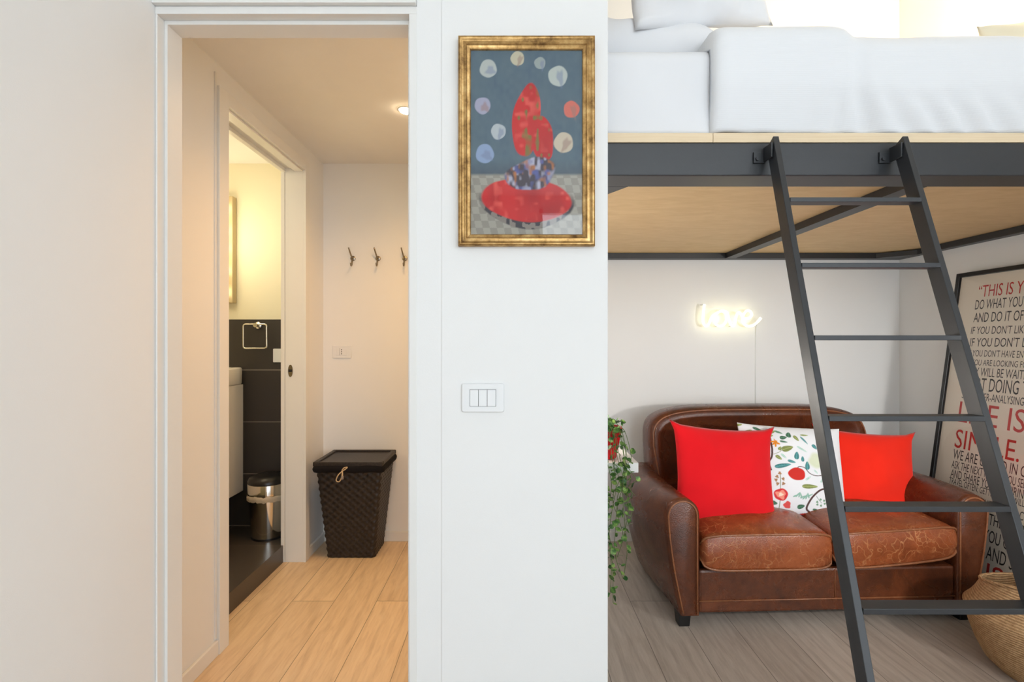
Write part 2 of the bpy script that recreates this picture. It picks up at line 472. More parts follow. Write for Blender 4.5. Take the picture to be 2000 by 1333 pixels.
# main door frame (stepped profile)
fr = bmesh.new()
sy, ey, st = 1.4925, 1.56, 0.009
bx(fr, XL + .0005, OPX0, WY0 - .001, ey, 0, OPZ)                     # left: rabbet
bx(fr, OPX0, OPX0 + st, sy, ey, 0, OPZ - st)                # left: stop
bx(fr, OPX1, OPX1 + 0.022, WY0 - .002, ey, 0, OPZ)              # right
bx(fr, OPX1 - st, OPX1, sy, ey, 0, OPZ - st)
bx(fr, XL + .0005, OPX1 + 0.022, WY0 - .002, ey, OPZ, OPZ + .0215)      # head
bx(fr, OPX0, OPX1, sy, ey, OPZ - .012, OPZ)
struct(from_bm('door_1', fr, lacquer, bevel=0.0012), 'white stepped door frame to the hallway')
struct(box('trim_1', XL, OPX1 + .0215, WY0 - .017, WY0, OPZ + .0225, TOP - .001, lacquer, bevel=.002), 'white panel above the doorway')
# bathroom door lining and casing
cx0 = HX - .0; cxf = -1.210
lin_ = bmesh.new()
for (y0, y1) in ((DY0 - .07, DY0), (DY1, DY1 + .055)):
    bx(lin_, HX, cxf, y0, y1, 0, DZ + .06)
bx(lin_, HX, cxf, DY0, DY1, DZ + .004, DZ + .06)
bx(lin_, -1.276, HX, DY0 - .02, DY1 + .0, DZ - .005, DZ + .015)        # head strips, with a slot between them
bx(lin_, WT - .01, -1.330, DY0 - .02, DY1, DZ - .005, DZ + .015)
bx(lin_, WT - .01, -1.335, DY1, DY1 + .02, 0.0, DZ - .005)
bx(lin_, -1.333, HX, DY1 + .001, DY1 + .02, 0.0, DZ + .015)
bx(lin_, WT - .01, HX, DY0 - .02, DY0, 0, DZ - .005)
struct(from_bm('door_2', lin_, lacquer, bevel=.0015), 'white sliding door frame to the bathroom')
struct(box('trim_2', -1.330, -1.276, DY0, DY1, DZ + .02, DZ + .028, blackleg), 'dark slot of the sliding door track')
struct(box('trim_3', HX, HX + .006, DY0 - .083, DY0 - .071, .07, 2.41, lacquer), 'thin white cover strip by the bathroom door')
dh = empty('door_strike', (-1.30, DY1, 1.125), 'oval nickel strike plate with dark latch hole in bathroom door jamb', 'strike plate')
bm = bmesh.new()
loft(bm, [[(0.0135 * math.cos(a), y, 0.036 * math.sin(a)) for a in [2 * PI * k / 24 for k in range(24)]] for y in (0.001, -0.003)])
from_bm('plate', bm, nickel, dh, smooth=True, auto=40)
box('latch_hole', -.010, .010, -.0045, -.003, -.006, .008, darkhole, dh)
# baseboards
BH = 0.062
struct(box('baseboard_left', HX, HX + .014, WY1 + .01, DY0 - .071, 0, BH, lacquer, bevel=.003))
struct(box('baseboard_hallway', HX, HX + .014, DY1 + .056, BACK - .015, 0, BH, lacquer, bevel=.003))
struct(box('baseboard_back', HX, 0, BACK - .014, BACK, 0, BH, lacquer, bevel=.003))
struct(box('baseboard_nook', .1, XR, BACK - .014, BACK, 0, BH, lacquer, bevel=.003))
struct(box('baseboard_right', XR - .014, XR, REAR, BACK - .015, 0, BH, lacquer, bevel=.003))

# ------------------------------------------------------------------ LOFT PLATFORM
lp = empty('loft_platform', (0.1, 1.63, 1.827), 'charcoal steel loft platform with plywood deck above the brown sofa', 'loft bed')
def lbox(n, x0, x1, y0, y1, z0, z1, m, bev=.002, lab=None):
    o = box(n, x0 - .1, x1 - .1, y0 - 1.63, y1 - 1.63, z0 - 1.827, z1 - 1.827, m, lp, bev)
    if lab: o['label'] = lab
    return o
ZB = 1.827
lbox('front_beam', 0.101, XR - .001, 1.63, 1.75, ZB, ZB + .105, steel, .004)
lbox('rear_rail', 0.101, XR - .001, 3.265, 3.329, ZB, ZB + .035, steel)
lbox('side_rail', XR - .05, XR - .001, 1.752, 3.263, ZB, ZB + .035, steel)
lbox('side_rail', 0.101, 0.151, 1.752, 3.263, ZB, ZB + .035, steel)
lbox('deck_panel', 0.101, XR - .001, 1.755, 3.329, ZB + .0355, ZB + .104, ply_under, .001, 'tan plywood underside')
# light pine edge board on top of the beam: two lengths that meet at a seam
sx = (1393 - 1000) * 1.63 / 1000
lbox('edge_board', 0.101, sx - .0006, 1.63, 3.329, ZB + .106, ZB + .136, pine, .001, 'pale pine board, left length')
lbox('edge_board', sx + .0006, XR - .001, 1.63, 3.329, ZB + .106, ZB + .136, pine, .001, 'pale pine board, right length')
def brace(a, b, w=.045):
    a = Vector(a); b = Vector(b); d = (b - a).normalized(); s = Vector((-d.y, d.x)) * w / 2
    bm = bmesh.new()
    r = [[(p.x + q * s.x - .1, p.y + q * s.y - 1.63, zz) for q, zz in ((-1, 0.001), (1, 0.001), (1, .034), (-1, .034))] for p in (a, b)]
    loft(bm, r); from_bm('brace', bm, steel, lp)
def und(px, py):   # point of the underside plane seen at a pixel
    d = (ZB - CAMZ) / (666.5 - py) * 1000
    return ((px - 1000) * d / 1000, d)
a0 = und(1448, 497); a1 = und(1775, 366)
brace((a0[0], 3.262), (a1[0] + .03, 1.753), .062)
bm = bmesh.new()
g = [(.152, 1.752), (und(1226, 366)[0], 1.752), (und(1188, 414)[0] , und(1188, 414)[1])]
g[2] = (.152, g[2][1] + .08)
loft(bm, [[(x - .1, y - 1.63, z) for x, y in g] for z in (.001, .03)]); from_bm('corner_gusset', bm, steel, lp)
bm = bmesh.new()
g = [(XR - .051, 3.263), (XR - .20, 3.263), (XR - .051, 3.12)]
loft(bm, [[(x - .1, y - 1.63, z) for x, y in g] for z in (.001, .03)]); from_bm('corner_gusset', bm, steel, lp)

# ------------------------------------------------------------------ LADDER
ld = empty('ladder', (0.95, 0.9, 0), 'leaning charcoal steel loft ladder with six flat rungs', 'ladder')
LT = (0.632, 1.574)    # top of rail front edge: (z rel cam, y)
def lad_y(zr): return 1.5 + (zr - .4145) * (0.364 / 1.015)
def lad_x(side, zr):
    t = (.4145 - zr) / 1.015
    return (0.806 - .036 * t) if side < 0 else (1.207 - .026 * t)
RW, RD = .0175, .042
for sd in (-1, 1):
    bm = bmesh.new(); rings = []
    for zr in (-1.2995, .632):
        y = lad_y(zr); x = lad_x(sd, zr)
        top = zr > 0
        dz = -0.022 if top else 0
        rings.append([(x - RW / 2 - .95, y - .9, zr + CAMZ), (x + RW / 2 - .95, y - .9, zr + CAMZ),
                      (x + RW / 2 - .95, y + RD - .9, zr + CAMZ + dz), (x - RW / 2 - .95, y + RD - .9, zr + CAMZ + dz)])
    loft(bm, rings); from_bm('rail', bm, steel, ld, bevel=.0015)
    # fixing lug on the beam
    xx = lad_x(sd, .58)
    bm = bmesh.new(); 
    z0, z1 = .565 + CAMZ, .60 + CAMZ
    bx(bm, xx - .045 - .95, xx - RW / 2 - .95, 1.6235 - .9, 1.6295 - .9, z0, z1)
    bx(bm, xx - RW / 2 - .006 - .95, xx - RW / 2 - .0005 - .95, lad_y(.58) - .9 + .015, 1.6235 - .9, z0 + .002, z1 + .012)
    from_bm('fixing_lug', bm, steel, ld, bevel=.001)
    bm = bmesh.new()
    loft(bm, [[(xx - .034 + .006 * math.cos(2 * PI * k / 10) - .95, y - .9, (z0 + z1) / 2 - .005 + .006 * math.sin(2 * PI * k / 10)) for k in range(10)] for y in (1.6235, 1.618)])
    from_bm('bolt', bm, steel, ld)
for k in range(6):
    zr = .4145 - .203 * k; y = lad_y(zr); xa = lad_x(-1, zr) + RW / 2; xb = lad_x(1, zr) - RW / 2
    bm = bmesh.new(); bx(bm, xa - .95, xb - .95, y - .9 - .002, y + .039 - .9, zr + CAMZ - .0065, zr + CAMZ + .0065)
    from_bm('rung', bm, steel, ld, bevel=.001)

# ------------------------------------------------------------------ BED
ZM = ZB + .137
def fn(x, y, z, s, a):
    return a * mnoise.noise(Vector((x * s, y * s, z * s)))
# mattress with fitted sheet
def rounded_box_loft(bm, x0, x1, prof, nx, disp):
    rings = []
    for i in range(nx + 1):
        x = x0 + (x1 - x0) * i / nx
        rings.append([disp(x, y, z, j / len(prof)) for j, (y, z) in enumerate(prof)])
    loft(bm, rings)
def bed_profile(yf, yb, z0, z1, r, nf=18, nt=24):
    p = []
    for k in range(nf): p.append((yf, z0 + (z1 - r - z0) * k / nf))
    for k in range(8):
        a = PI / 2 * k / 8; p.append((yf + r - r * math.cos(a), z1 - r + r * math.sin(a)))
    for k in range(nt): p.append((yf + r + (yb - yf - r) * k / nt, z1))
    p.append((yb, z1)); p.append((yb, z0))
    for k in range(1, 6): p.append((yb + (yf - yb) * k / 6, z0))
    return p
bm = bmesh.new()
def dm(x, y, z, t):
    e = min(1, max(0, (x - .11) / .10)); rz = (1 - math.sqrt(max(0, 1 - (1 - e) ** 2))) * .045 if e < 1 else 0
    front = 1 if y < 1.75 else 0
    return (x, y + fn(x, 0, z, 5, .006) * front, z + min(1, max(0, (z - ZM - .15) / .1)) * (fn(x, y, 0, 4, .006) - rz))
rounded_box_loft(bm, .11, 2.50, bed_profile(1.655, 3.30, ZM + .006, ZM + .293, .05), 90, dm)
mt = tag(from_bm('mattress', bm, bed_white, smooth=True), 'white sheeted mattress on the pine edged loft platform', 'mattress')
# duvet
bm = bmesh.new()
xs0 = (1396 - 1000) * 1.61 / 1000
def dd(x, y, z, t):
    hz = (z - ZM) / .36; u = (x - xs0) / (2.5 - xs0)
    step = .010 if x < 1.07 else -.018
    sm = 1 / (1 + math.exp(-(x - 1.075) / .012)); step = .012 * (1 - sm) - .024 * sm
    e = min(1, (x - xs0) / .05); rr = (1 - math.sqrt(max(0, 1 - (1 - e) ** 2))) * .035
    yy, zz = y, z
    if y < 1.80:
        low = max(0, 1 - max(0, (z - ZM)) / .14)
        act = 1 / (1 + math.exp(-(x - 1.02) / .05))
        yy += rr * .6 - .024 * math.sin(PI * min(1, max(0, hz))) * (0.5 + .5 * act)
        yy += low * act * .018 * math.sin(x * 62 + 9 * mnoise.noise(Vector((x * 3, 0, z * 4)))) * (0.4 + .6 * abs(mnoise.noise(Vector((x * 5, 3, 0)))) * 2)
        yy += act * .006 * mnoise.noise(Vector((x * 9, 0, z * 3 + x * 4))) + .010 * mnoise.noise(Vector((x * 2.5, 1, z * 3)))
        yy += .022 * low
        if abs(x - 1.085) < .03: yy += .006 * math.cos((x - 1.085) / .03 * PI / 2)
        if z < ZM + .02: zz += -.004 * act + .006 * abs(mnoise.noise(Vector((x * 8, 7, 0))))
    if z > ZM + .2:
        zz += min(1, (z - ZM - .2) / .1) * (step - rr * .8 + .010 * mnoise.noise(Vector((x * 3, y * 3, 2))))
    return (x, max(yy, 1.59), zz)
dp = [p for p in bed_profile(1.612, 3.312, ZM + .003, ZM + .345, .07, 26) if not (p[1] == ZM + .003 and p[0] > 1.62)]
dp += [(3.300, ZM + .345), (3.300, ZM + .312)] + [(3.30 + (1.70 - 3.30) * k / 20, ZM + .312) for k in range(1, 21)] + [(1.649, ZM + .290), (1.640, ZM + .2), (1.640, ZM + .1), (1.640, ZM + .003)]
rounded_box_loft(bm, xs0, 2.505, dp, 170, dd)
tag(from_bm('duvet', bm, duvet_m, smooth=True), 'white waffle duvet covering the right part of the loft bed', 'duvet')

def pillow(name, w, h, t, mat, loc, rot, n=30, pinch=.07, wr=.004, parent=None, seed=0, print_fn=None, ear=0.0):
    """soft cushion in the local xz plane, front towards -y"""
    bm = bmesh.new(); cl = []
    g = {}
    for side in (-1, 1):
        for i in range(n + 1):
            for j in range(n + 1):
                u = -1 + 2 * i / n; v = -1 + 2 * j / n
                edge = i in (0, n) or j in (0, n)
                if edge and side == 1: g[(1, i, j)] = g[(-1, i, j)]; continue
                x = u * w / 2 * (1 - pinch * (1 - v * v) + ear * max(0, abs(v) - .8)); z = v * h / 2 * (1 - pinch * (1 - u * u) + ear * max(0, abs(u) - .8))
                b = (max(0, 1 - abs(u) ** 2.6) * max(0, 1 - abs(v) ** 2.6)) ** .55
                y = side * t / 2 * b
                q = Vector((x * 7 + seed, z * 7, side * 2 + seed))
                y += side * wr * mnoise.noise(q * 1.4) * (0.3 + b)
                # tension creases from the corners
                vv = bm.verts.new((x, y, z)); g[(side, i, j)] = vv
    for side in (-1, 1):
        for i in range(n):
            for j in range(n):
                f = [g[(side, i, j)], g[(side, i + 1, j)], g[(side, i + 1, j + 1)], g[(side, i, j + 1)]]
                if side == 1: f.reverse()
                bm.faces.new(f)
    bm.verts.index_update()
    o = from_bm(name, bm, mat, parent, smooth=True, loc=loc, rot=rot)
    if print_fn:
        me = o.data; co = np.empty(len(me.vertices) * 3); me.vertices.foreach_get('co', co); co = co.reshape(-1, 3)
        c = print_fn(co[:, 0] / w + .5, co[:, 2] / h + .5)
        at = me.color_attributes.new('print', 'FLOAT_COLOR', 'POINT')
        at.data.foreach_set('color', np.c_[c, np.ones(len(c))].astype('f').ravel())
    return o
# bed pillows
tag(pillow('bed_pillow', .66, .46, .25, bed_white, (.45, 1.98, ZM + .425), (math.radians(-72), math.radians(2), math.radians(-4)), seed=3, wr=.02),
    'white pillow lying on mattress under the drooping pillow', 'pillow', 'pillows on the loft bed')
tag(pillow('bed_pillow', .50, .52, .16, bed_white, (.645, 1.85, 2.64), (math.radians(-14), math.radians(-5), math.radians(4)), seed=9, wr=.05),
    'white pillow with drooping corner at top of the stack', 'pillow', 'pillows on the loft bed')
tag(pillow('throw_cushion', .24, .30, .10, cream_f, (2.01, 2.03, ZM + .475), (math.radians(-14), math.radians(-8), 0), seed=5, wr=.02),
    'small pale cream cushion on the duvet at far right of loft', 'cushion')

# unseen lamp added upstairs on the right wall to warm the upper walls
wl = empty('added_wall_lamp', (XR, 2.45, 3.25), 'warm glowing wall lamp added out of view on right wall above the loft bed', 'lamp')
box('mount', -.02, -.001, -.05, .05, -.05, .05, nickel, wl, .004)
bm = bmesh.new(); lathe(bm, [(.05, -.07), (.08, .08)], 24, -.11, 0, cap=(False, False)); from_bm('lamp_shade', bm, shade_m, wl, smooth=True)
bm = bmesh.new(); tube(bm, [(-.015, 0, 0), (-.06, 0, -.01), (-.11, 0, 0)], .006); from_bm('arm', bm, nickel, wl)
point('added_wall_light', (XR - .22, 2.42, 3.05), 22, (1.0, .80, .55), .08)

# unseen lamp added right of the camera to brighten the sofa corner
fl = empty('added_floor_lamp', (2.12, .45, 0), 'white reading floor lamp added out of view to brighten the sofa corner', 'lamp')
bm = bmesh.new(); lathe(bm, [(.14, 0), (.14, .015), (.02, .022), (.012, .03)], 36); from_bm('base', bm, lacquer, fl, smooth=True, auto=40)
bm = bmesh.new(); tube(bm, [(0, 0, .02), (0, 0, 1.22)], .011, 12); from_bm('pole', bm, lacquer, fl, smooth=True)
fdir = Vector((1.25, 3.33, .75)) - Vector((2.12, .45, 1.25)); fq = fdir.to_track_quat('-Z', 'Y')
bm = bmesh.new(); lathe(bm, [(.03, .10), (.05, .09), (.085, -.06), (.09, -.07), (.086, -.07), (.05, .07)], 36, cap=(True, False))
o = from_bm('lamp_head', bm, lacquer, fl, smooth=True, loc=(0, 0, 1.25)); o.rotation_mode = 'QUATERNION'; o.rotation_quaternion = fq
sl3 = bpy.data.lights.new('added_floor_light', 'SPOT'); sl3.energy = 90; sl3.color = (1, .96, .91); sl3.spot_size = math.radians(70); sl3.spot_blend = 1; sl3.shadow_soft_size = .08
so3 = bpy.data.objects.new('added_floor_light', sl3); COL.objects.link(so3); so3.location = Vector((2.12, .45, 1.25)) + fdir.normalized() * .07
so3.rotation_mode = 'QUATERNION'; so3.rotation_quaternion = fq

# hidden lamp added on the shelf behind the pier to lift the loft corner
tl = empty('added_shelf_lamp', (.215, 2.14, .8245), 'small white lamp added unseen on shelf behind the pier to brighten the loft corner', 'lamp')
bm = bmesh.new(); lathe(bm, [(.05, 0), (.05, .008), (.010, .014), (.008, .16)], 28); from_bm('base', bm, lacquer, tl, smooth=True, auto=40)
bm = bmesh.new(); lathe(bm, [(.07, .16), (.05, .27)], 28, cap=(False, False)); from_bm('lamp_shade', bm, shade2_m, tl, smooth=True)
point('added_shelf_light', (.215, 2.14, 1.13), 6.5, (1.0, .95, .88), .05)
# ------------------------------------------------------------------ PICTURE on the pier
PX0, PX1, PZ0, PZ1 = -.1517, .234, 1.568, 2.1605
PY = WY0 - .005
pc = empty('framed_picture', ((PX0 + PX1) / 2, PY, (PZ0 + PZ1) / 2), 'gold framed picture of red and teal shapes on the white pier', 'picture')
def frame_sweep(bm, w, h, prof):
    # prof: (inset, y) points, closed; swept round a rectangle with mitred corners
    rings = []
    for cx, cz in ((-1, -1), (1, -1), (1, 1), (-1, 1)):
        rings.append([(cx * (w / 2 - i), y, cz * (h / 2 - i)) for i, y in prof])
    rings.append(rings[0])
    loft(bm, rings, cap=False)
fw, fh = PX1 - PX0, PZ1 - PZ0
bm = bmesh.new()
prof = [(0, 0), (0, -.017), (.002, -.021), (.006, -.022), (.009, -.020), (.011, -.0165), (.014, -.0155), (.019, -.0175), (.022, -.017), (.024, -.0135), (.027, -.0115), (.031, -.0115), (.034, -.0085), (.035, -.005), (.035, 0)]
frame_sweep(bm, fw, fh, prof)
from_bm('frame', bm, gold, pc, smooth=True, auto=50)
# artwork: plain generic still life of a red mound on a pale patterned ground before a teal wall
def blob(u, v, cx, cy, rx, ry, rot=0, soft=.06, wob=0, seed=0):
    c, s = math.cos(rot), math.sin(rot); du = u - cx; dv = v - cy
    a = (c * du + s * dv) / rx; b = (-s * du + c * dv) / ry
    r = np.sqrt(a * a + b * b)
    if wob:
        th = np.arctan2(b, a); r = r * (1 + wob * np.sin(3 * th + seed) + wob * .6 * np.sin(5 * th + 2 * seed))
    return np.clip((1 - r) / soft + .5, 0, 1)
def npnoise(u, v, f, seed):
    rs = np.random.RandomState(seed); n = 40; gr = rs.rand(n, n)
    x = (u * f) % (n - 1); y = (v * f) % (n - 1); i = x.astype(int); j = y.astype(int); a = x - i; b = y - j
    a = a * a * (3 - 2 * a); b = b * b * (3 - 2 * b)
    return (gr[i, j] * (1 - a) * (1 - b) + gr[(i + 1) % n, j] * a * (1 - b) + gr[i, (j + 1) % n] * (1 - a) * b + gr[(i + 1) % n, (j + 1) % n] * a * b)
def over(c, mask, rgb): 
    return c * (1 - mask[:, None]) + mask[:, None] * np.array(lin(rgb))
def art(u, v):
    n1 = npnoise(u, v, 9, 1); n2 = npnoise(u, v * 1.6, 22, 2); n3 = npnoise(u, v, 36, 3)
    c = np.zeros((len(u), 3)) + np.array(lin((84, 104, 116)))
    c = over(c, n1 * .6, (70, 92, 112)); c = over(c, n3 * .35, (104, 122, 128))
    c = over(c, np.clip((.42 - v) * 9, 0, 1) * .6, (62, 66, 78))
    g = np.clip((.335 - v) * 60, 0, 1)
    c = over(c, g, (160, 156, 146))
    chk = ((np.floor((u + .35 * v) * 16) + np.floor((v) * 26)) % 2)
    c = over(c, g * chk * .45, (116, 112, 104))
    # pale round and oval patches, loosely spread
    for k, (a, b, r, col) in enumerate([(.16, .90, .075, (176, 182, 178)), (.42, .955, .06, (190, 184, 160)), (.78, .86, .085, (178, 186, 180)),
              (.11, .70, .07, (160, 160, 182)), (.25, .56, .065, (176, 184, 188)), (.90, .68, .07, (205, 110, 96)),
              (.13, .44, .08, (136, 156, 188)), (.83, .50, .085, (196, 184, 164)), (.62, .93, .05, (150, 160, 158))]):
        c = over(c, blob(u, v, a, b, r, r * .65, 0, .08, .03, k), col)
        c = over(c, blob(u, v, a + .02, b - .01, r * .5, r * .3, k, .5, .2, k) * .6, (150, 120, 110) if k % 2 else (120, 132, 160))
    # red mound with a mottled band
    yy = 1 - v
    mask = blob(u, v, .50, .62, .12, .20, -.25, .05, .04, 1)
    mask = np.maximum(mask, blob(u, v, .64, .52, .10, .12, .3, .05, .05, 2))
    mask = np.maximum(mask, blob(u, v, .50, .19, .40, .115, -.04, .05, .02, 3))
    edge = np.maximum(blob(u, v, .50, .19, .425, .15, -.04, .04, .03, 3), mask)
    c = over(c, edge * np.clip((.24 - v) * 12, 0, 1), (62, 60, 66))
    c = over(c, edge * np.clip((.24 - v) * 12, 0, 1) * (n3 > .55) * .6, (160, 150, 140))
    c = over(c, mask, (196, 42, 44)); c = over(c, mask * np.clip(n1 * 1.5 - .5, 0, 1) * .7, (142, 28, 34))
    c = over(c, mask * np.clip(n2 * 2 - 1.2, 0, 1), (226, 96, 84))
    band = blob(u, v, .54, .33, .22, .085, .12, .1, .06, 2)
    c = over(c, band, (70, 62, 72)); c = over(c, band * np.clip(n3 * 3 - 1.4, 0, 1), (170, 170, 190))
    c = over(c, band * np.clip(n2 * 3 - 1.7, 0, 1), (84, 92, 150)); c = over(c, band * np.clip(npnoise(u, v, 30, 9) * 3 - 1.9, 0, 1), (176, 112, 66))
    sp = np.clip(npnoise(u, v, 30, 11) * 5 - 3.6, 0, 1) * mask * (v > .3)
    c = over(c, sp, (120, 110, 60)); 
    return c
iw, ih = fw - .066, fh - .066
nx_, ny_ = 170, 290
bm = bmesh.new()
vg = [[bm.verts.new((-iw / 2 + iw * i / nx_, -.0035, -ih / 2 + ih * j / ny_)) for j in range(ny_ + 1)] for i in range(nx_ + 1)]
for i in range(nx_):
    for j in range(ny_): bm.faces.new((vg[i][j], vg[i + 1][j], vg[i + 1][j + 1], vg[i][j + 1]))
bm.verts.index_update()
ao = from_bm('artwork', bm, art_m, pc, recalc=False)
co = np.empty(len(ao.data.vertices) * 3); ao.data.vertices.foreach_get('co', co); co = co.reshape(-1, 3)
cc = art(co[:, 0] / iw + .5, co[:, 2] / ih + .5)
at = ao.data.color_attributes.new('print', 'FLOAT_COLOR', 'POINT')
at.data.foreach_set('color', np.c_[cc, np.ones(len(cc))].astype('f').ravel())
box('backing_board', -iw / 2, iw / 2, -.0030, -.0005, -ih / 2, ih / 2, blackleg, pc)
box('glass', -iw / 2 - .001, iw / 2 + .001, -.0075, -.0055, -ih / 2 - .001, ih / 2 + .001, glass, pc)

# ------------------------------------------------------------------ SWITCH and SOCKETS
def plate(name, x0, x1, z0, z1, y, label, cat, group=None):
    e = empty(name, ((x0 + x1) / 2, y, (z0 + z1) / 2), label, cat, group)
    w, h = x1 - x0, z1 - z0
    bm = bmesh.new()
    def rr(w, h, r, y):
        pts = []
        for cx, cz, a0 in ((1, 1, 0), (-1, 1, 90), (-1, -1, 180), (1, -1, 270)):
            for k in range(6):
                a = math.radians(a0 + 90 * k / 5); pts.append((cx * (w / 2 - r) + r * math.cos(a), y, cz * (h / 2 - r) + r * math.sin(a)))
        return pts
    loft(bm, [rr(w, h, .006, 0), rr(w, h, .006, -.005), rr(w - .004, h - .004, .005, -.0085), rr(w - .03, h - .026, .003, -.0095), rr(w - .046, h - .034, .0015, -.0085)])
    from_bm('cover_plate', bm, plastic, e, smooth=True, auto=30)
    return e, w, h
sw, w, h = plate('light_switch', -.1433, -.0220, 1.0975, 1.1795, WY0 - .004, 'white wall switch with three rockers under the gold framed picture', 'light switch')
box('switch_gap', -.0372, .0372, -.0092, -.0085, -.0240, .0240, blackleg, sw)
for k in range(3):
    x = (-.0245 + .0245 * k)
    bm = bmesh.new()
    loft(bm, [[(x - .0118, -.009, -.0232), (x + .0118, -.009, -.0232), (x + .0118, -.009, .0232), (x - .0118, -.009, .0232)],
              [(x - .0116, -.0125 if True else 0, -.0230), (x + .0116, -.0125, -.0230), (x + .0116, -.0108, .0230), (x - .0116, -.0108, .0230)]])
    from_bm('rocker', bm, plastic, sw, bevel=.0006)
so, w, h = plate('wall_socket', -350 / 300 - .0, -313 / 300., 1.3 - 33.5 / 300, 1.3 - 8.5 / 300, BACK, 'white wall socket below the hooks above the black hamper', 'socket')
box('socket_insert', -.036, .036, -.0115, -.0085, -.023, .023, plastic, so, .001)
box('module_line', -.0125, -.0115, -.0120, -.0115, -.023, .023, darkhole, so)
bm = bmesh.new()
for dz in (-.013, 0, .013):
    loft(bm, [[(-.0 + .0032 * math.cos(2 * PI * k / 10), y, dz + .0032 * math.sin(2 * PI * k / 10)) for k in range(10)] for y in (-.0116, -.0122)])
from_bm('pin_holes', bm, darkhole, so)
bs, w, h = plate('bathroom_switch', -466 / 301., -444 / 301., 1.3 - 42 / 301, 1.3 - 15 / 301, BACK - .008, 'cream switch plate on slate tiles beside the towel ring', 'light switch')

# ------------------------------------------------------------------ COAT HOOKS
def make_hook(label, x):
    e = empty('coat_hook', (x, BACK, 1.3 + .537), label, 'hook', 'nickel coat hooks on the hallway end wall')
    return e
hk = make_hook('nickel coat hook nearest the bathroom door, leftmost of three', -310 / 300.)
bm = bmesh.new(); loft(bm, [[(r * math.cos(2 * PI * k / 20), y, r * math.sin(2 * PI * k / 20)) for k in range(20)] for r, y in ((.017, -.0005), (.017, -.005), (.012, -.008))])
from_bm('rose', bm, nickel, hk, smooth=True, auto=40)
bm = bmesh.new(); tube(bm, catmull([(0, -.006, 0), (-.002, -.022, .006), (-.008, -.034, .030), (-.014, -.050, .062)], 6), [.0062 - .0001 * k for k in range(19)], 10)
from_bm('upper_prong', bm, nickel, hk, smooth=True)
bm = bmesh.new(); tube(bm, catmull([(0, -.010, 0), (0, -.022, -.022), (.001, -.034, -.048), (.002, -.050, -.052), (.002, -.056, -.036)], 6), .0055, 10)
from_bm('lower_prong', bm, nickel, hk, smooth=True)
for x, lab in ((-261 / 300., 'nickel coat hook in the middle of the three'), (-209 / 300., 'nickel coat hook nearest the door frame, rightmost of three')):
    c = hk.copy(); COL.objects.link(c); c.location.x = x; c['label'] = lab
    for ch in list(hk.children):
        d = ch.copy(); COL.objects.link(d); d.parent = c

# ------------------------------------------------------------------ DOWNLIGHT
dl = empty('downlight', (-.530, 2.55, 2.455), 'small round glowing downlight recessed in hallway ceiling', 'ceiling light')
bm = bmesh.new(); lathe(bm, [(.040, -.0005), (.040, -.004), (.030, -.006), (.028, -.003)], 28, cap=(False, False)); from_bm('trim_ring', bm, lacquer, dl, smooth=True)
bm = bmesh.new(); lathe(bm, [(.029, -.004), (.027, -.012), (.018, -.018), (.006, -.020)], 24); from_bm('bulb', bm, spot_m, dl, smooth=True)
sl = bpy.data.lights.new('downlight_lamp', 'SPOT'); sl.energy = 26; sl.color = (1, .55, .20); sl.spot_size = math.radians(150); sl.spot_blend = .8; sl.shadow_soft_size = .03
so_ = bpy.data.objects.new('downlight_lamp', sl); COL.objects.link(so_); so_.location = (-.53, 2.55, 2.43)
dl2 = dl.copy(); COL.objects.link(dl2); dl2.location = (-.34, 2.2, 2.455); dl2['label'] = 'second round downlight in hallway ceiling, hidden by the door frame'
for ch in list(dl.children):
    d = ch.copy(); COL.objects.link(d); d.parent = dl2
s2 = so_.copy(); COL.objects.link(s2); s2.location = (-.34, 2.2, 2.43)

# ------------------------------------------------------------------ LAUNDRY HAMPER
hp = empty('laundry_hamper', (-.95, 3.14, 0), 'tall black woven laundry hamper with lid in hallway corner', 'laundry hamper')
hx, hy = -.95, 3.14
def hsec(t, grow=0):
    # bottom rectangle to top rectangle
    b = (-1.109, -.822, 3.065, 3.295); tp = (-1.142, -.757, 2.972, 3.295)
    r = [b[i] + (tp[i] - b[i]) * t for i in range(4)]
    return (r[0] - hx - grow, r[1] - hx + grow, r[2] - hy - grow, r[3] - hy + grow)
def rrect(x0, x1, y0, y1, r, n, nc=5):
    # rounded rectangle as an even loop
    pts = []
    for (cx, cy, a0) in ((x1 - r, y1 - r, 0), (x0 + r, y1 - r, 90), (x0 + r, y0 + r, 180), (x1 - r, y0 + r, 270)):
        for k in range(nc + 1):
            a = math.radians(a0 + 90 * k / nc); pts.append(Vector((cx + r * math.cos(a), cy + r * math.sin(a), 0)))
    L = [0]
    for i in range(len(pts)): L.append(L[-1] + (pts[(i + 1) % len(pts)] - pts[i]).length)
    out = []; i = 0
    for k in range(n):
        s = L[-1] * k / n
        while L[i + 1] < s: i += 1
        f = (s - L[i]) / max(1e-9, L[i + 1] - L[i]); out.append(pts[i].lerp(pts[(i + 1) % len(pts)], f))
    return out
bm = bmesh.new(); rings = []; NR = 240; NZ = 110
for j in range(NZ + 1):
    t = j / NZ; z = .002 + .555 * t
    x0, x1, y0, y1 = hsec(t)
    loop = rrect(x0, x1, y0, y1, .022, NR)
    c = Vector(((x0 + x1) / 2, (y0 + y1) / 2, 0)); ring = []
    for k, p in enumerate(loop):
        a = loop[k - 1]; b = loop[(k + 1) % NR]; tn = (b - a).normalized(); nrm = Vector((tn.y, -tn.x, 0))
        row = z / .021; col = k / NR * 52
        wv = math.sin(2 * PI * col / 2 + (int(row) % 2) * PI) * abs(math.sin(PI * row)) ** .6
        q = p + nrm * (.0030 * wv); ring.append((q.x, q.y, z))
    rings.append(ring)
loft(bm, rings); from_bm('woven_body', bm, wicker, hp, smooth=True)
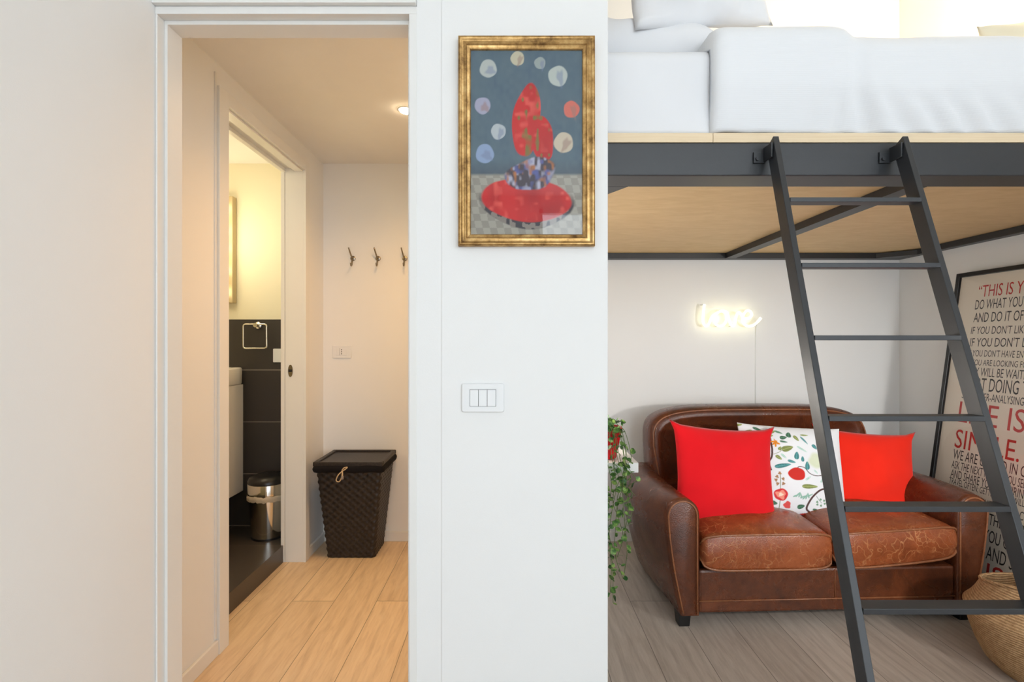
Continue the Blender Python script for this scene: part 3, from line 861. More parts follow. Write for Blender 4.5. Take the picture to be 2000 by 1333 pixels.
bm = bmesh.new(); rings = []
for z, gx in ((.535, .003), (.540, .012), (.548, .016), (.560, .018), (.572, .014), (.578, .008)):
    x0, x1, y0, y1 = hsec(1)
    loop = rrect(x0 - gx, x1 + gx * 1.0, y0 - gx, min(y1 + gx, BACK - hy - .016), .024, 160)
    rings.append([(p.x, p.y, z + .006 * mnoise.noise(Vector((p.x * 9, p.y * 9, 0)))) for p in loop])
loft(bm, rings); from_bm('cloth_liner', bm, liner_m, hp, smooth=True)
x0, x1, y0, y1 = hsec(1); x0 -= .012; x1 += .008; y0 -= .010; y1 = BACK - hy - .018
bm = bmesh.new(); bx(bm, x0 + .02, x1 - .02, y0 + .02, y1 - .02, .570, .589)
from_bm('lid_panel', bm, wicker, hp)
bm = bmesh.new()
for b in ((x0, x1, y0, y0 + .026, .572, .598), (x0, x1, y1 - .026, y1, .572, .598), (x0, x0 + .026, y0 + .026, y1 - .026, .572, .598), (x1 - .026, x1, y0 + .026, y1 - .026, .572, .598)): bx(bm, *b)
from_bm('lid_rim', bm, wicker, hp, bevel=.005)
bm = bmesh.new()
kx, kz, ky = -.050, .548, y0 - .008
tube(bm, catmull([(kx, ky, kz), (kx - .022, ky - .003, kz - .022), (kx - .034, ky - .002, kz - .052), (kx - .018, ky - .002, kz - .060), (kx - .004, ky - .003, kz - .040), (kx + .002, ky, kz)], 6), .0032, 8)
tube(bm, catmull([(kx, ky, kz), (kx + .022, ky - .004, kz + .014), (kx + .030, ky - .003, kz + .024), (kx + .012, ky - .004, kz + .020), (kx - .002, ky, kz + .004)], 6), .0032, 8)
tube(bm, [(kx + .003, ky - .004, kz + .004), (kx + .004, ky - .006, kz - .020), (kx + .004, ky - .006, kz - .034)], .0035, 8)
from_bm('tie_cord', bm, cord_m, hp, smooth=True, loc=(.02, 0, 0))
bm = bmesh.new(); lathe(bm, [(.004, -.012), (.0065, -.009), (.0065, .006), (.004, .010)], 14, kx + .024, ky - .006)
from_bm('toggle', bm, bead_m, hp, smooth=True, loc=(0, 0, kz - .034))

# ------------------------------------------------------------------ BATHROOM THINGS
# vanity
vn = empty('bathroom_vanity', (-2.06, 2.9, .33), 'white wall hung bathroom cabinet with ceramic basin on top', 'vanity')
box('cabinet_body', -.338, .318, -.60, .42, 0, .69, lacquer, vn, .003)
bm = bmesh.new()
def rrz(x0, x1, y0, y1, z, r=.03): return [(p.x, p.y, z) for p in rrect(x0, x1, y0, y1, r, 80)]
loft(bm, [rrz(-.338, .318, -.61, .42, .692), rrz(-.338, .323, -.62, .42, .70), rrz(-.338, .326, -.625, .42, .79), rrz(-.335, .32, -.62, .418, .80),
          rrz(-.30, .28, -.58, .38, .80), rrz(-.28, .26, -.56, .36, .74), rrz(-.2, .2, -.4, .25, .71)])
from_bm('basin', bm, ceramic, vn, smooth=True, auto=60)
# lit mirror strip
ml = empty('vanity_light', (-1.845, BACK, 1.90), 'tall lit strip of five glowing bulbs on bathroom wall', 'light')
box('housing', -.04, .055, -.05, -.001, -.355, .33, housing_m, ml, .004)
for py in (408.5, 448, 490, 531, 572):
    z = (666.5 - py) / 304 + 1.3 - 1.90
    bm = bmesh.new(); lathe(bm, [(.004, -.028), (.018, -.022), (.026, -.008), (.028, .004), (.022, .020), (.008, .028)], 20, 0, -.078)
    from_bm('bulb', bm, bulb_m, ml, smooth=True, loc=(.012, 0, z))
point('vanity_glow', (-1.83, BACK - .28, 1.95), 4.5, (1.0, .84, .56), .12)
point('bathroom_point_light', (-1.9, 2.4, 2.3), 6, (1.0, .85, .6), .1)  # warm point light high in the bathroom, no fitting modelled
# towel ring
tr = empty('towel_ring', (-495 / 301., BACK - .008, 1.402), 'square chrome towel ring on dark slate bathroom tiles', 'towel ring')
bm = bmesh.new(); loft(bm, [[(r * math.cos(2 * PI * k / 20), y, r * math.sin(2 * PI * k / 20)) for k in range(20)] for r, y in ((.022, -.0005), (.022, -.008), (.014, -.012), (.012, -.030), (.014, -.045))])
from_bm('mount', bm, chrome, tr, smooth=True, auto=40)
bm = bmesh.new(); pts = []
w_, h_ = .150, .155; r_ = .016
for cx, cz, a0 in ((1, 1, 0), (-1, 1, 90), (-1, -1, 180), (1, -1, 270)):
    for k in range(6):
        a = math.radians(a0 + 90 * k / 5)
        pts.append((cx * (w_ / 2 - r_) + r_ * math.cos(a) - .005, -.036, cz * (h_ / 2 - r_) + r_ * math.sin(a) - h_ / 2 + .006))
tube(bm, pts, .0055, 10, closed=True); from_bm('ring', bm, chrome, tr, smooth=True)
# bin
bn = empty('pedal_bin', (-1.50, 3.155, .10), 'round chrome waste bin with black lid and bag on bathroom floor', 'waste bin')
bm = bmesh.new(); lathe(bm, [(.094, .002), (.096, .010), (.112, .262), (.112, .268)], 40); from_bm('body', bm, chrome, bn, smooth=True, auto=50)
bm = bmesh.new(); lathe(bm, [(.116, .268), (.117, .330), (.115, .334)], 40); from_bm('rim_band', bm, chrome, bn, smooth=True, auto=50)
bm = bmesh.new()
rings = []
for z, r in ((.235, .117), (.250, .121), (.262, .122), (.270, .119)):
    rings.append([((r + .006 * mnoise.noise(Vector((k * .9, z * 40, 0)))) * math.cos(2 * PI * k / 60), (r + .006 * mnoise.noise(Vector((k * .9, z * 40, 0)))) * math.sin(2 * PI * k / 60), z + .01 * mnoise.noise(Vector((k * .5, 0, 0)))) for k in range(60)])
loft(bm, rings, cap=False); from_bm('bin_bag', bm, bag_m, bn, smooth=True)
bm = bmesh.new(); lathe(bm, [(.116, .334), (.117, .346), (.108, .366), (.070, .380), (.01, .384)], 40); from_bm('lid', bm, lid_m, bn, smooth=True, auto=50)
bm = bmesh.new(); lathe(bm, [(.098, 0), (.098, .012)], 40); from_bm('base', bm, lid_m, bn, smooth=True, auto=50)

# ------------------------------------------------------------------ NEON
ns = empty('neon_sign', (1.43, BACK, 1.43), 'glowing white neon sign reading love on wall above the sofa', 'neon sign')
raw = [(225, 215), (200, 400), (185, 600), (200, 750), (270, 822), (350, 770), (410, 620), (480, 520), (570, 455), (700, 405), (815, 470), (850, 620), (780, 770), (650, 822),
       (530, 750), (500, 610), (560, 470), (700, 402), (850, 430), (905, 590), (955, 740), (1020, 822), (1075, 720), (1110, 530), (1180, 440), (1260, 500), (1330, 600), (1440, 610),
       (1545, 520), (1500, 410), (1390, 400), (1300, 540), (1310, 720), (1420, 815), (1570, 805), (1700, 710), (1795, 590)]
pts = []
for i, (a, b) in enumerate(raw):
    p = P(1360 + a / 14.286, 580 + b / 14.286, BACK - .06); pts.append((p.x - 1.43, -.06 - .004 * math.sin(i * .9), p.z - 1.43))
bm = bmesh.new(); tube(bm, catmull(pts, 6), .0078, 10)
o = from_bm('letter_tube', bm, neon_m, ns, smooth=True)
for i in (0, 13, 21, 34): 
    bm = bmesh.new()
    x, y, z = pts[i]; loft(bm, [[(x + .003 * math.cos(2 * PI * k / 8), yy, z + .003 * math.sin(2 * PI * k / 8)) for k in range(8)] for yy in (-.0005, -.056)])
    from_bm('stand_off', bm, wire_m, ns)
x, y, z = pts[-1]
bm = bmesh.new(); tube(bm, catmull([(x, y, z), (x - .002, -.042, z - .03), (x - .005, -.004, z - .10), (x - .006, -.004, z - .6), (x - .006, -.004, z - 1.08)], 6), .0022, 6)
from_bm('power_cord', bm, wire_m, ns, smooth=True)

# ------------------------------------------------------------------ SOFA
SA = math.radians(2.3)
sf = empty('leather_sofa', (1.447, 2.33, 0), 'worn brown leather two-seat club sofa under the loft', 'sofa', rot=(0, 0, SA))
def arm(side):
    # cross-sections along y; each a closed loop around (x,z)
    bm = bmesh.new(); rings = []
    keys = [  # y, x_in, x_out_top, x_out_bot, z_top, grow
        (-.000, .606, .745, .680, .575, -.012), (.006, .602, .757, .688, .590, 0), (.05, .600, .775, .690, .594, 0), (.15, .596, .805, .695, .596, 0), (.30, .590, .832, .705, .598, 0),
        (.45, .585, .835, .715, .598, 0), (.60, .58, .800, .71, .595, 0), (.72, .57, .74, .68, .585, 0), (.80, .56, .66, .64, .56, 0)]
    kk = []
    for a, b in zip(keys[:-1], keys[1:]):
        for s in range(3 if b[0] - a[0] > .03 else 1): 
            n = 3 if b[0] - a[0] > .03 else 1
            kk.append([a[i] + (b[i] - a[i]) * s / n for i in range(6)])
    kk.append(list(keys[-1]))
    for (y, xi, xo, xb, zt, g) in kk:
        zb = .062; loop = []
        r = (xo - xi) / 2; cx = (xo + xi) / 2; cz = zt - r
        for k in range(8): loop.append((xi, zb + (cz - zb) * k / 8))
        for k in range(15):
            a = PI - PI * k / 14; loop.append((cx + r * math.cos(a), cz + r * math.sin(a)))
        for k in range(1, 11):
            t = k / 10; loop.append((xo + (xb - xo) * t ** 1.5, cz + (zb - cz) * t))
        ring = [(side * x, y, z) for x, z in loop]
        rings.append(ring)
    loft(bm, rings)
    o = from_bm('armrest', bm, leather, sf, smooth=True, auto=75)
    # piping round the front panel
    y, xi, xo, xb, zt, g = keys[1]; bm = bmesh.new(); r = (xo - xi) / 2 - .012; cx = (xo + xi) / 2; cz = zt - r - .012; pp = []
    pp.append((xi + .012, .07))
    pp.append((xi + .012, .3))
    for k in range(13):
        a = PI - PI * k / 12; pp.append((cx + r * math.cos(a), cz + r * math.sin(a)))
    for k in range(1, 9):
        t = k / 8; pp.append((xo - .012 + (xb - xo) * t ** 1.5, cz + (.07 - cz) * t))
    tube(bm, [(side * x, -.001, z) for x, z in pp], .0042, 8)
    from_bm('arm_piping', bm, piping_m, sf, smooth=True)
arm(-1); arm(1)
# back
def back_outline(s, grow=0, zlow=.12):
    pts = []
    hw, zt = .64 + grow, .925 + grow
    pts.append((-hw + .03, zlow)); 
    for k in range(1, 8): pts.append((-hw + .03 - .03 * k / 7, zlow + (.70 - zlow) * k / 7))
    n = 40
    for k in range(n + 1):
        a = PI - PI * k / n
        c, sn = math.cos(a), math.sin(a)
        x = hw * math.copysign(abs(c) ** .45, c); z = .70 + (zt - .70) * abs(sn) ** .5
        pts.append((x, z))
    for k in range(6, -1, -1): pts.append((hw - .03 + .03 * k / 7, zlow + (.70 - zlow) * k / 7))
    return pts
bm = bmesh.new(); rings = []
def bsec(y, grow, lean, bulge=0):
    out = []
    for x, z in back_outline(1, grow):
        out.append((x, y + lean * (z - .4), z))
    return out
for y, g_, ln in ((.58, -.085, .12), (.555, -.06, .12), (.553, -.045, .12), (.560, -.018, .12), (.580, -.003, .12), (.62, 0, .12), (.70, .0, .08), (.76, -.008, .04), (.78, -.03, .03)):
    rings.append(bsec(y, g_, ln))
loft(bm, rings); from_bm('backrest', bm, leather, sf, smooth=True, auto=75)
bm = bmesh.new()
tube(bm, [(x, .560 + .12 * (z - .4) - .002, z) for x, z in back_outline(1, -.020, .5)], .0045, 8); from_bm('back_piping', bm, piping_m, sf, smooth=True)
# base and front rail
box('base', -.60, .60, .012, .70, .065, .262, leather, sf, .012)
bm = bmesh.new(); tube(bm, [(.03, .0105, .124), (.03, .0105, .256)], .0016, 6); from_bm('base_seam', bm, piping_m, sf, smooth=True)
bm = bmesh.new(); tube(bm, [(-.60, .010, .122), (.60, .010, .122)], .0035, 8); from_bm('base_piping', bm, piping_m, sf, smooth=True)
# seat cushions
def cushion(x0, x1, tilt, seed, name='seat_cushion'):
    bm = bmesh.new(); w = x1 - x0; nx, nv = 44, 0
    y0, y1, z0, z1 = -.018, .60, .272, .428
    rings = []
    for i in range(nx + 1):
        u = -1 + 2 * i / nx; x = x0 + w * (i / nx)
        e = (1 - abs(u) ** 7) ** .35 if abs(u) < 1 else 0
        ring = []
        crown = .030 * (1 - u * u)
        lo = tilt * max(0, (x - x0) / w) ** 1.6
        def zz(z, y): return z
        hgt = (z1 - z0); mid = (z0 + z1) / 2
        N = 16
        zt0 = mid + hgt / 2 * (0.35 + .65 * e); zb0 = mid - hgt / 2 * (0.35 + .65 * e)
        fy = y0 + .035 * (1 - e)
        # front face bottom to top, slightly bulging
        for k in range(N):
            t = k / (N - 1); ring.append((x, fy - .012 * math.sin(PI * t), zb0 + (zt0 - zb0) * t + lo * (1 - .35 * t) * .8))
        for k in range(1, 22):
            t = k / 21; yy = fy + (y1 - fy) * t
            zc = zt0 + (crown + .02) * math.sin(PI * min(1, t * 1.1 + .0)) ** .7 if t < .9 else zt0 + (crown + .02) * .35
            ring.append((x, yy, zc + .5 * lo * (1 - t) + .006 * mnoise.noise(Vector((x * 8, yy * 8, seed)))))
        for k in range(1, 8):
            t = k / 8; ring.append((x, y1 + (fy - y1) * t, zb0 + lo * t * .8))
        rings.append(ring)
    loft(bm, rings)
    o = from_bm(name, bm, leather_seat, sf, smooth=True, auto=80)
    for zsel in (0, 1):
        bm = bmesh.new(); pp = []
        for i in range(nx + 1):
            r = rings[i]; p = r[0] if zsel == 0 else r[15]
            pp.append((p[0], p[1] - .003, p[2] + (.002 if zsel else -.001)))
        tube(bm, pp, .0052, 8); from_bm('cushion_piping', bm, piping_m, o, smooth=True)
    return o
cushion(-.598, .012, 0, 1); cushion(.018, .598, .055, 5)
for x, y in ((-.662, .05), (.662, .05), (-.60, .68), (.60, .68)):
    bm = bmesh.new()
    loft(bm, [[(x - .024, y - .024, 0), (x + .024, y - .024, 0), (x + .024, y + .024, 0), (x - .024, y + .024, 0)],
              [(x - .029, y - .03, .064), (x + .029, y - .03, .064), (x + .029, y + .03, .064), (x - .029, y + .03, .064)]])
    from_bm('leg', bm, blackleg, sf, bevel=.002)

# ------------------------------------------------------------------ SCATTER CUSHIONS
def leafshape(u, v, cx, cy, L, w, ang):
    c, s = math.cos(ang), math.sin(ang); a = (c * (u - cx) + s * (v - cy)) / L; b = (-s * (u - cx) + c * (v - cy))
    prof = w * np.sqrt(np.clip(1 - (a * 2) ** 2, 0, 1)) * (1 - .35 * a * 2)
    return np.clip((prof - np.abs(b)) / .004 + .5, 0, 1) * (np.abs(a) < .5), a, b
def stroke(u, v, pts, w):
    m = np.zeros(len(u))
    P_ = catmull([(a, b, 0) for a, b in pts], 6)
    for a, b in zip(P_[:-1], P_[1:]):
        d = b - a; L2 = max(1e-9, d.length_squared)
        t = np.clip(((u - a.x) * d.x + (v - a.y) * d.y) / L2, 0, 1)
        dist = np.sqrt((u - a.x - t * d.x) ** 2 + (v - a.y - t * d.y) ** 2)
        m = np.maximum(m, np.clip((w - dist) / .003 + .5, 0, 1))
    return m
def floral(u, v):
    u = u + .075
    # pixel frame of the visible print: x 1440..1645 -> u, y 1000..828 -> v
    c = np.zeros((len(u), 3)) + np.array(lin((234, 236, 240)))
    X = lambda q: (1480 + q / 6.35 - 1440) / 203.
    Y = lambda q: (1002 - (800 + q / 6.35)) / 172.
    K = 1 / 6.35 / 203.
    def leaf(px, py, L, w, deg, col, vein=True):
        nonlocal c
        m, a, b = leafshape(u, v, X(px), Y(py), L * K, w * K / 2, math.radians(deg))
        c = over(c, m, col)
        if vein:
            vv = m * np.clip((.0022 - np.abs(b)) / .002 + .5, 0, 1) + m * (np.abs(np.sin(a * 40 + np.abs(b) * 160)) < .18) * .5
            c = over(c, np.clip(vv, 0, 1) * .8, tuple(min(255, int(x * 1.35 + 20)) for x in col))
    def br(pts, w, col):
        nonlocal c
        c = over(c, stroke(u, v, [(X(a), Y(b)) for a, b in pts], w * K), col)
    OL, GR, TE, PA = (128, 138, 82), (66, 104, 82), (70, 128, 130), (150, 190, 170)
    BR = (86, 60, 58)
    br([(185, 340), (190, 480), (175, 590), (140, 660), (160, 745)], 11, BR)
    br([(200, 560), (270, 530), (320, 490)], 3, OL)
    br([(840, 925), (740, 950), (650, 1030), (600, 1120), (590, 1180), (640, 1220)], 12, BR)
    br([(470, 715), (490, 690), (560, 700), (620, 760), (700, 785), (820, 768)], 5, BR)
    br([(258, 770), (258, 980), (258, 1220)], 4, (120, 134, 90))
    br([(690, 1020), (720, 1060), (760, 1100)], 2.5, GR)
    for a in [(375, 480, 150, 76, 22, OL), (350, 350, 90, 50, 12, GR), (345, 400, 95, 26, -8, GR), (285, 485, 60, 40, 55, OL), (258, 595, 90, 44, -38, OL),
              (320, 575, 90, 26, -45, PA), (425, 312, 80, 60, 70, GR), (505, 350, 90, 44, -58, OL), (600, 370, 130, 24, -55, TE), (715, 442, 80, 44, -55, TE),
              (475, 560, 110, 56, 80, TE), (545, 596, 78, 38, 85, TE), (597, 672, 118, 56, 88, TE), (408, 634, 95, 36, -15, TE), (300, 688, 200, 56, 14, TE),
              (555, 480, 150, 22, -32, PA), (612, 915, 190, 58, 2, OL), (180, 1130, 105, 60, -10, GR), (518, 1155, 95, 60, 20, GR), (600, 820, 90, 20, 40, PA), (770, 830, 90, 20, 60, PA),
              (620, 305, 100, 22, 0, OL), (240, 285, 80, 30, 30, OL), (310, 285, 100, 30, -20, (90, 128, 100)), (200, 335, 60, 30, 10, OL), (700, 740, 70, 16, -50, PA),
              (145, 430, 60, 40, -50, (90, 96, 130)), (140, 500, 60, 40, -60, (90, 96, 130)), (820, 1200, 150, 46, 8, (104, 84, 112)), (690, 1180, 60, 24, 0, GR),
              (-60, 300, 120, 50, 30, OL), (-120, 420, 120, 50, -30, TE), (-100, 700, 140, 60, 60, GR), (-80, 900, 120, 50, -20, OL), (900, 500, 120, 50, 60, TE), (920, 800, 110, 40, 0, OL), (60, 260, 110, 40, -25, GR), (-150, 215, 90, 36, 10, OL)]:
        leaf(*a)
    for k in range(9):
        leaf(440 + k * 22, 1030 - 14 * math.sin(k), 80, 18, 30 + 25 * (k % 4), (140, 186, 168), False)
    c = over(c, blob(u, v, X(720), Y(610), 95 * K, 90 * K * 203 / 172, .2, .4, .08, 1) * .7, (206, 216, 172))
    c = over(c, blob(u, v, X(462), Y(778), 105 * K, 74 * K * 203 / 172, 0, .06, .03, 1), (206, 52, 44))
    c = over(c, blob(u, v, X(265), Y(1028), 82 * K, 70 * K * 203 / 172, 0, .06, .04, 2), (212, 58, 62))
    c = over(c, blob(u, v, X(265), Y(1028), 55 * K, 46 * K * 203 / 172, 0, .1, .18, 2), (240, 150, 130))
    c = over(c, blob(u, v, X(265), Y(1028), 24 * K, 20 * K * 203 / 172, 0, .2, .18, 5), (250, 222, 200))
    c = over(c, blob(u, v, X(348), Y(1145), 42 * K, 42 * K * 203 / 172, 0, .1, .12, 1), (224, 88, 84))
    c = over(c, blob(u, v, X(130), Y(1010), 36 * K, 50 * K * 203 / 172, 0, .1, .12, 1), (240, 160, 160))
    c = over(c, blob(u, v, X(115), Y(890), 26 * K, 56 * K * 203 / 172, 0, .1, .1, 1), (240, 150, 155))
    for q, (a, b) in enumerate([(255, 780), (222, 822), (290, 845), (208, 862), (225, 905), (292, 900)]):
        c = over(c, blob(u, v, X(a), Y(b), 17 * K, 17 * K * 203 / 172, 0, .2, .2, q), (170, 130, 96))
    for q, (a, b) in enumerate([(705, 1090), (710, 1120), (755, 1130), (800, 1105), (790, 1070), (745, 1060)]):
        c = over(c, blob(u, v, X(a), Y(b), 13 * K, 13 * K * 203 / 172, 0, .2, .1, q), (120, 158, 130))
    for k in range(5):
        leaf(225 + k * 8, 405 + (k % 3) * 14, 90, 22, 10 + k * 36, (226, 140, 42), False)
    c = over(c, blob(u, v, X(345), Y(1222), 100 * K, 16 * K * 203 / 172, 0, .1, .05, 1), (214, 178, 60))
    c = over(c, blob(u, v, X(630), Y(1245), 100 * K, 18 * K * 203 / 172, 0, .1, .05, 1), (200, 56, 50))
    c = over(c, blob(u, v, X(880), Y(270), 40 * K, 30 * K * 203 / 172, 0, .1, .05, 1), (206, 52, 44))
    return c
R_ = math.radians
tag(pillow('throw_cushion', .52, .44, .15, orange_f, (1.886, 2.725, .604), (R_(-14), R_(4.5), R_(-3)), 40, seed=21, wr=.012, pinch=.09, ear=.3),
    'plain orange-red square cushion beside the right sofa arm', 'cushion', 'cushions on the sofa')
tag(pillow('throw_cushion', .535, .455, .14, floral_m, (1.440, 2.640, .632), (R_(-14), R_(3.5), R_(0)), 230, seed=12, wr=.008, pinch=.035, print_fn=floral, ear=.05),
    'white cushion printed with flowers and leaves between two red cushions', 'cushion', 'cushions on the sofa')
tag(pillow('throw_cushion', .525, .49, .15, red_f, (1.056, 2.545, .632), (R_(-14), R_(4.5), R_(4)), 40, seed=33, wr=.010, pinch=.085, ear=.3),
    'plain crimson square cushion beside the left sofa arm', 'cushion', 'cushions on the sofa')

# ------------------------------------------------------------------ POSTER leaning on the right wall
PL = 1.684; PWD = .70; YL = 2.84
ang = math.atan2(.225, 1.668)
ps = empty('framed_poster', (2.262, YL, 0.0), 'large black framed typographic poster leaning on right wall', 'poster', rot=(0, 0, 0))
# local frame: u runs towards the camera (-y), v up the leaning plane, n towards -x
U = Vector((0, -1, 0)); V = Vector((math.sin(ang), 0, math.cos(ang))); N = Vector((-math.cos(ang), 0, math.sin(ang)))
def pw(u, v, n): return U * u + V * v + N * n
def pbox(bm, u0, u1, v0, v1, n0, n1):
    vs = [bm.verts.new(pw(u, v, n)) for u in (u0, u1) for v in (v0, v1) for n in (n0, n1)]
    for f in ((0, 1, 3, 2), (4, 6, 7, 5), (0, 4, 5, 1), (2, 3, 7, 6), (0, 2, 6, 4), (1, 5, 7, 3)): bm.faces.new([vs[i] for i in f])
bm = bmesh.new(); FW = .022
pbox(bm, 0, FW, .004, PL, 0, .022); pbox(bm, PWD - FW, PWD, .004, PL, 0, .022)
pbox(bm, FW, PWD - FW, PL - FW, PL, 0, .022); pbox(bm, FW, PWD - FW, .004, FW + .004, 0, .022)
from_bm('frame', bm, blackf, ps, bevel=.0015)
bm = bmesh.new(); pbox(bm, FW, PWD - FW, FW, PL - FW, .004, .008); from_bm('poster_sheet', bm, paper_m, ps)
bm = bmesh.new(); pbox(bm, FW, PWD - FW, FW, PL - FW, .0125, .0145); from_bm('glass', bm, glass, ps)
def poster_uv(px, py):
    # intersection of the pixel ray with the printed plane
    o = Vector((0, 0, CAMZ)); d = Vector(((px - 1000) / 1000, 1, -(py - 666.5) / 1000))
    p0 = Vector((2.262, YL, 0)) + N * .0084
    t = (p0 - o).dot(N) / d.dot(N); q = o + d * t - Vector((2.262, YL, 0))
    return q.dot(U), q.dot(V)
lines = [("\u201cTHIS IS YOUR LIFE.", 1910, 559, 581, 'r', .0, 'THIS IS Y', 1919, 2000),
         ("DO WHAT YOU LOVE,", 1905, 587, 605, 'k', 0, 'DO WHAT YOU', 1905, 1998),
         ("AND DO IT OFTEN.", 1902, 612, 630, 'k', 0, 'AND DO IT OF', 1902, 1999),
         ("IF YOU DON'T LIKE SOMETHING,", 1897, 639, 653, 'k', 0, "IF YOU DON'T LIK", 1897, 2000),
         ("IF YOU DON'T LIKE YOUR JOB,", 1895, 661, 677, 'k', 0, "IF YOU DON'T", 1895, 1991),
         ("IF YOU DON'T HAVE ENOUGH TIME,", 1891, 684, 696, 'k', 0, "IF YOU DON'T HAVE", 1891, 1982),
         ("IF YOU ARE LOOKING FOR THE LOVE", 1889, 702, 713, 'k', 0, "IF YOU ARE LOOKING", 1889, 1988),
         ("THEY WILL BE WAITING FOR YOU", 1884, 717, 733, 'k', 0, "THEY WILL BE WAIT", 1884, 1999),
         ("START DOING THINGS YOU LOVE.", 1880, 736, 760, 'k', 0, "START DOING", 1880, 1990),
         ("STOP OVER-ANALYSING,", 1879, 764, 778, 'k', 0, "STOP OVER-ANALYSING", 1879, 2000),
         ("LIFE IS", 1873, 784, 824, 'r', 0, "LIFE IS", 1873, 2003),
         ("SIMPLE.", 1866, 838, 874, 'r', 0, "SIMPLE.", 1866, 1992),
         ("WE ARE UNITED IN OUR DIFFERENCES.", 1862, 877, 896, 'k', 0, "WE ARE UNITED IN", 1862, 1987),
         ("ASK THE NEXT PERSON YOU SEE", 1859, 899, 914, 'k', 0, "ASK THE NEXT PERSON YOU SE", 1859, 1998),
         ("AND SHARE YOUR INSPIRING DREAM", 1857, 916, 932, 'k', 0, "AND SHARE YOUR INSPIRIN", 1857, 1999),
         ("TRAVEL OFTEN; GETTING LOST WILL", 1854, 932, 944, 'k', 0, "TRAVEL OFTEN; GETTING LOST WILL", 1854, 2001),
         ("SOME OPPORTUNITIES ONLY COME", 1850, 951, 966, 'k', 0, "SOME OPPORTUNITIES ONLY C", 1850, 1999),
         ("LIFE IS ABOUT THE PEOPLE", 1846, 972, 992, 'k', 0, "LIFE IS ABOUT THE PEOP", 1846, 2000),
         ("THE THINGS YOU CREATE", 1842, 1000, 1022, 'k', 0, "THE THINGS YOU CREA", 1842, 2000),
         ("SO GO OUT AND START", 1838, 1027, 1051, 'k', 0, "SO GO OUT AND STA", 1838, 2004),
         ("LIFE IS SHORT.", 1834, 1056, 1092, 'r', 0, "LIFE IS S", 1834, 2000)]
def text_mesh(s, bold=0):
    cu = bpy.data.curves.new('t', 'FONT'); cu.body = s; cu.size = 1; cu.offset = bold; cu.resolution_u = 3
    ob = bpy.data.objects.new('t', cu); COL.objects.link(ob)
    dg = bpy.context.evaluated_depsgraph_get(); dg.update()
    me = bpy.data.meshes.new_from_object(ob.evaluated_get(dg))
    vs = [v.co.copy() for v in me.vertices]; fs = [tuple(p.vertices) for p in me.polygons]
    bpy.data.objects.remove(ob); bpy.data.curves.remove(cu); bpy.data.meshes.remove(me)
    return vs, fs
for (s, px, ya, yb, c, _, vis, xa, xb) in lines:
    vv, _f = text_mesh('H'); caph = max(v.y for v in vv)
    wv, _f = text_mesh(vis); x0 = min(v.x for v in wv); wid = max(v.x for v in wv) - x0
    ua, va = poster_uv(px, ya); ub, vb = poster_uv(px, yb)
    u0, _ = poster_uv(xa, (ya + yb) / 2)
    # end of the visible run: same height on the sheet
    vm = (va + vb) / 2
    # find u where the plane point projects to xb
    lo_, hi_ = 0, PWD * 1.3
    for _k in range(40):
        md = (lo_ + hi_) / 2; q = Vector((2.262, YL, 0)) + pw(md, vm, .0084)
        if 1000 + q.x / q.y * 1000 < xb: lo_ = md
        else: hi_ = md
    u1 = lo_
    sx_ = (u1 - u0) / wid; sz_ = (va - vb) / caph
    vs, fs = text_mesh(s)
    while max(v.x - x0 for v in vs) * sx_ + u0 > PWD - FW - .03 and ' ' in s:     # whole words only, inside the frame
        s = s.rsplit(' ', 1)[0]; vs, fs = text_mesh(s)
    off = 0
    if s.startswith('\u201c'):
        q_, _f = text_mesh('\u201c'); off = -(max(v.x for v in q_) + .06) * sx_
    bmx = bmesh.new()
    nv = [bmx.verts.new(pw(u0 + off + (v.x - x0) * sx_, vb + v.y * sz_, .0084)) for v in vs]
    mxu = max((v.x - x0) * sx_ + u0 for v in vs)
    for f in fs:
        try: bmx.faces.new([nv[i] for i in f])
        except ValueError: pass
    o = from_bm('red_lettering' if c == 'r' else 'black_lettering', bmx, ink_red if c == 'r' else ink_black, ps, recalc=False)
# ------------------------------------------------------------------ BASKET
bk = empty('seagrass_basket', (2.058, 1.975, 0), 'round woven seagrass belly basket on floor beside the leaning poster', 'basket')
def btilt(p, r, z):
    k = max(0, (z - .24) / .12); p.z += -.24 * p.y * k; return p
bm = bmesh.new()
lathe(bm, [(.10, .001), (.14, .006), (.18, .045), (.206, .10), (.226, .16), (.238, .21), (.242, .235), (.237, .242), (.222, .27), (.205, .31), (.192, .345), (.189, .360),
           (.183, .358), (.186, .345), (.198, .31), (.214, .27), (.226, .24), (.220, .18), (.195, .09), (.13, .03), (.05, .02)], 64, tilt=btilt)
from_bm('woven_body', bm, seagrass, bk, smooth=True)
bm = bmesh.new()
rp = []
for k in range(90):
    a = 2 * PI * k / 90; p = Vector((.187 * math.cos(a), .187 * math.sin(a), .362 + .0015 * math.sin(k * 2.1))); rp.append(btilt(p, 0, p.z))
tube(bm, rp, .006, 8, closed=True); from_bm('rim', bm, seagrass, bk, smooth=True)

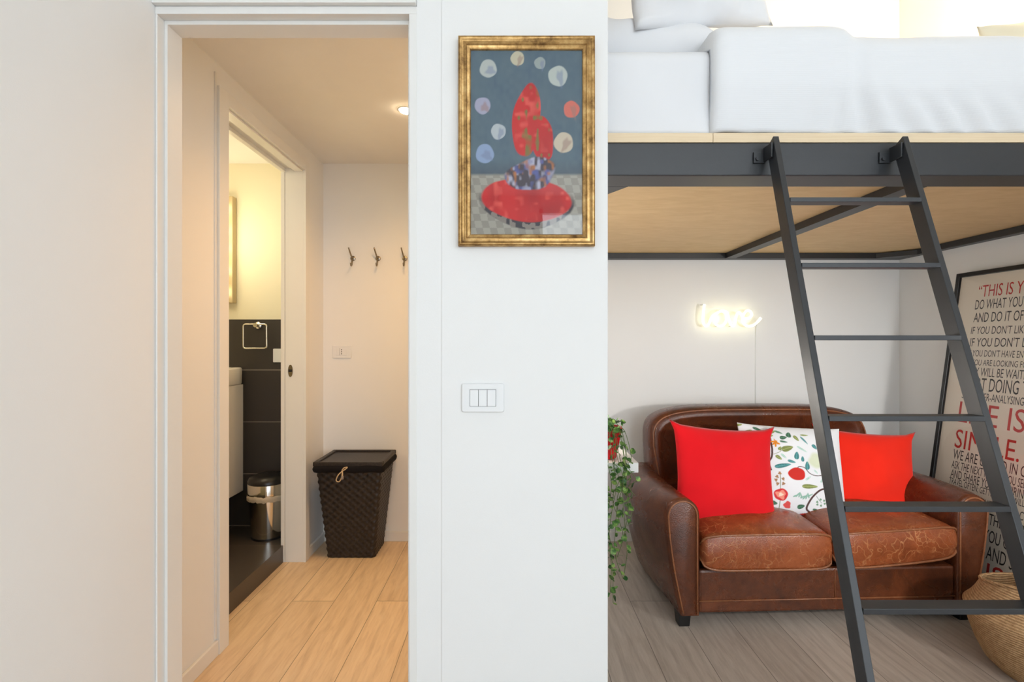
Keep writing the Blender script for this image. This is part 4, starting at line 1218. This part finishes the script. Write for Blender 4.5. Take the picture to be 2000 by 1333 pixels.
# ------------------------------------------------------------------ WALL SHELF and PLANT
sh = tag(box('wall_shelf', .1, .494, 1.999, 2.30, .785, .824, shelf_m, None, .002), 'white floating shelf holding the trailing plant', 'shelf')
pl = empty('trailing_plant', (.385, 2.085, .8245), 'trailing green plant in red pot hanging over white shelf edge', 'potted plant')
bm = bmesh.new(); lathe(bm, [(.036, .001), (.040, .004), (.058, .105), (.062, .107), (.062, .128), (.056, .128), (.053, .11), (.04, .10)], 32); from_bm('pot', bm, pot_m, pl, smooth=True, auto=50)
bm = bmesh.new(); lathe(bm, [(.054, .10), (.054, .108)], 24); from_bm('soil', bm, blackleg, pl)
bms, bml = bmesh.new(), bmesh.new()
def leaf(bm, p, d, size):
    d = d.normalized(); s = d.cross(Vector((random.uniform(-1, 1), random.uniform(-1, 1), random.uniform(-1, 1)))).normalized(); n = d.cross(s)
    pts = [(0, 0, 0), (.30, .42, .05), (.62, .46, .04), (.92, .22, -.03), (1.05, 0, -.08), (.92, -.22, -.03), (.62, -.46, .04), (.30, -.42, .05)]
    mid = bm.verts.new(p + d * size * .55 - n * size * .06)
    vs = [bm.verts.new(p + d * (a * size) + s * (b * size) + n * (c * size)) for a, b, c in pts]
    for i in range(8): bm.faces.new((mid, vs[i], vs[(i + 1) % 8]))
strands = []
# short bushy top growth, then long trailing strands over the front edge
for k in range(16):
    a = random.uniform(0, 2 * PI); r = random.uniform(.03, .09)
    strands.append(([(0, 0, .11), (r * .5 * math.cos(a), r * .5 * math.sin(a), .15), (r * math.cos(a), r * math.sin(a), random.uniform(.12, .17))], 5))
for tx, zl in ((.02, -.44), (.045, -.30), (.0, -.50), (.06, -.24), (.03, -.36), (-.02, -.54), (.055, -.42), (-.03, -.30), (.075, -.12), (.01, -.20), (-.045, -.45), (.05, -.16)):
    y = -.092 - random.uniform(.004, .03)
    pt = [(random.uniform(-.02, .03), -.02, .11), (tx * .7, -.066, .13), (tx, y, .03)]
    m_ = 5
    for q in range(1, m_ + 1):
        z = .03 + (zl - .03) * q / m_
        pt.append((tx + random.uniform(-.02, .02) + .012 * q / m_, y + random.uniform(-.01, .01), z))
    strands.append((pt, int(abs(zl) * 44) + 5))
for k, (pt, nl) in enumerate(strands):
    c = catmull(pt, 8); tube(bms, c, .0012, 5)
    for q in range(nl):
        p = c[min(len(c) - 1, int((q + .6) / nl * len(c)))]
        d = Vector((random.uniform(-1, 1), random.uniform(-1, .35), random.uniform(-.9, .5)))
        leaf(bml, p, d, random.uniform(.016, .027))
from_bm('stems', bms, stem_m, pl, smooth=True)
from_bm('foliage', bml, leaf_m, pl, smooth=True, recalc=False)
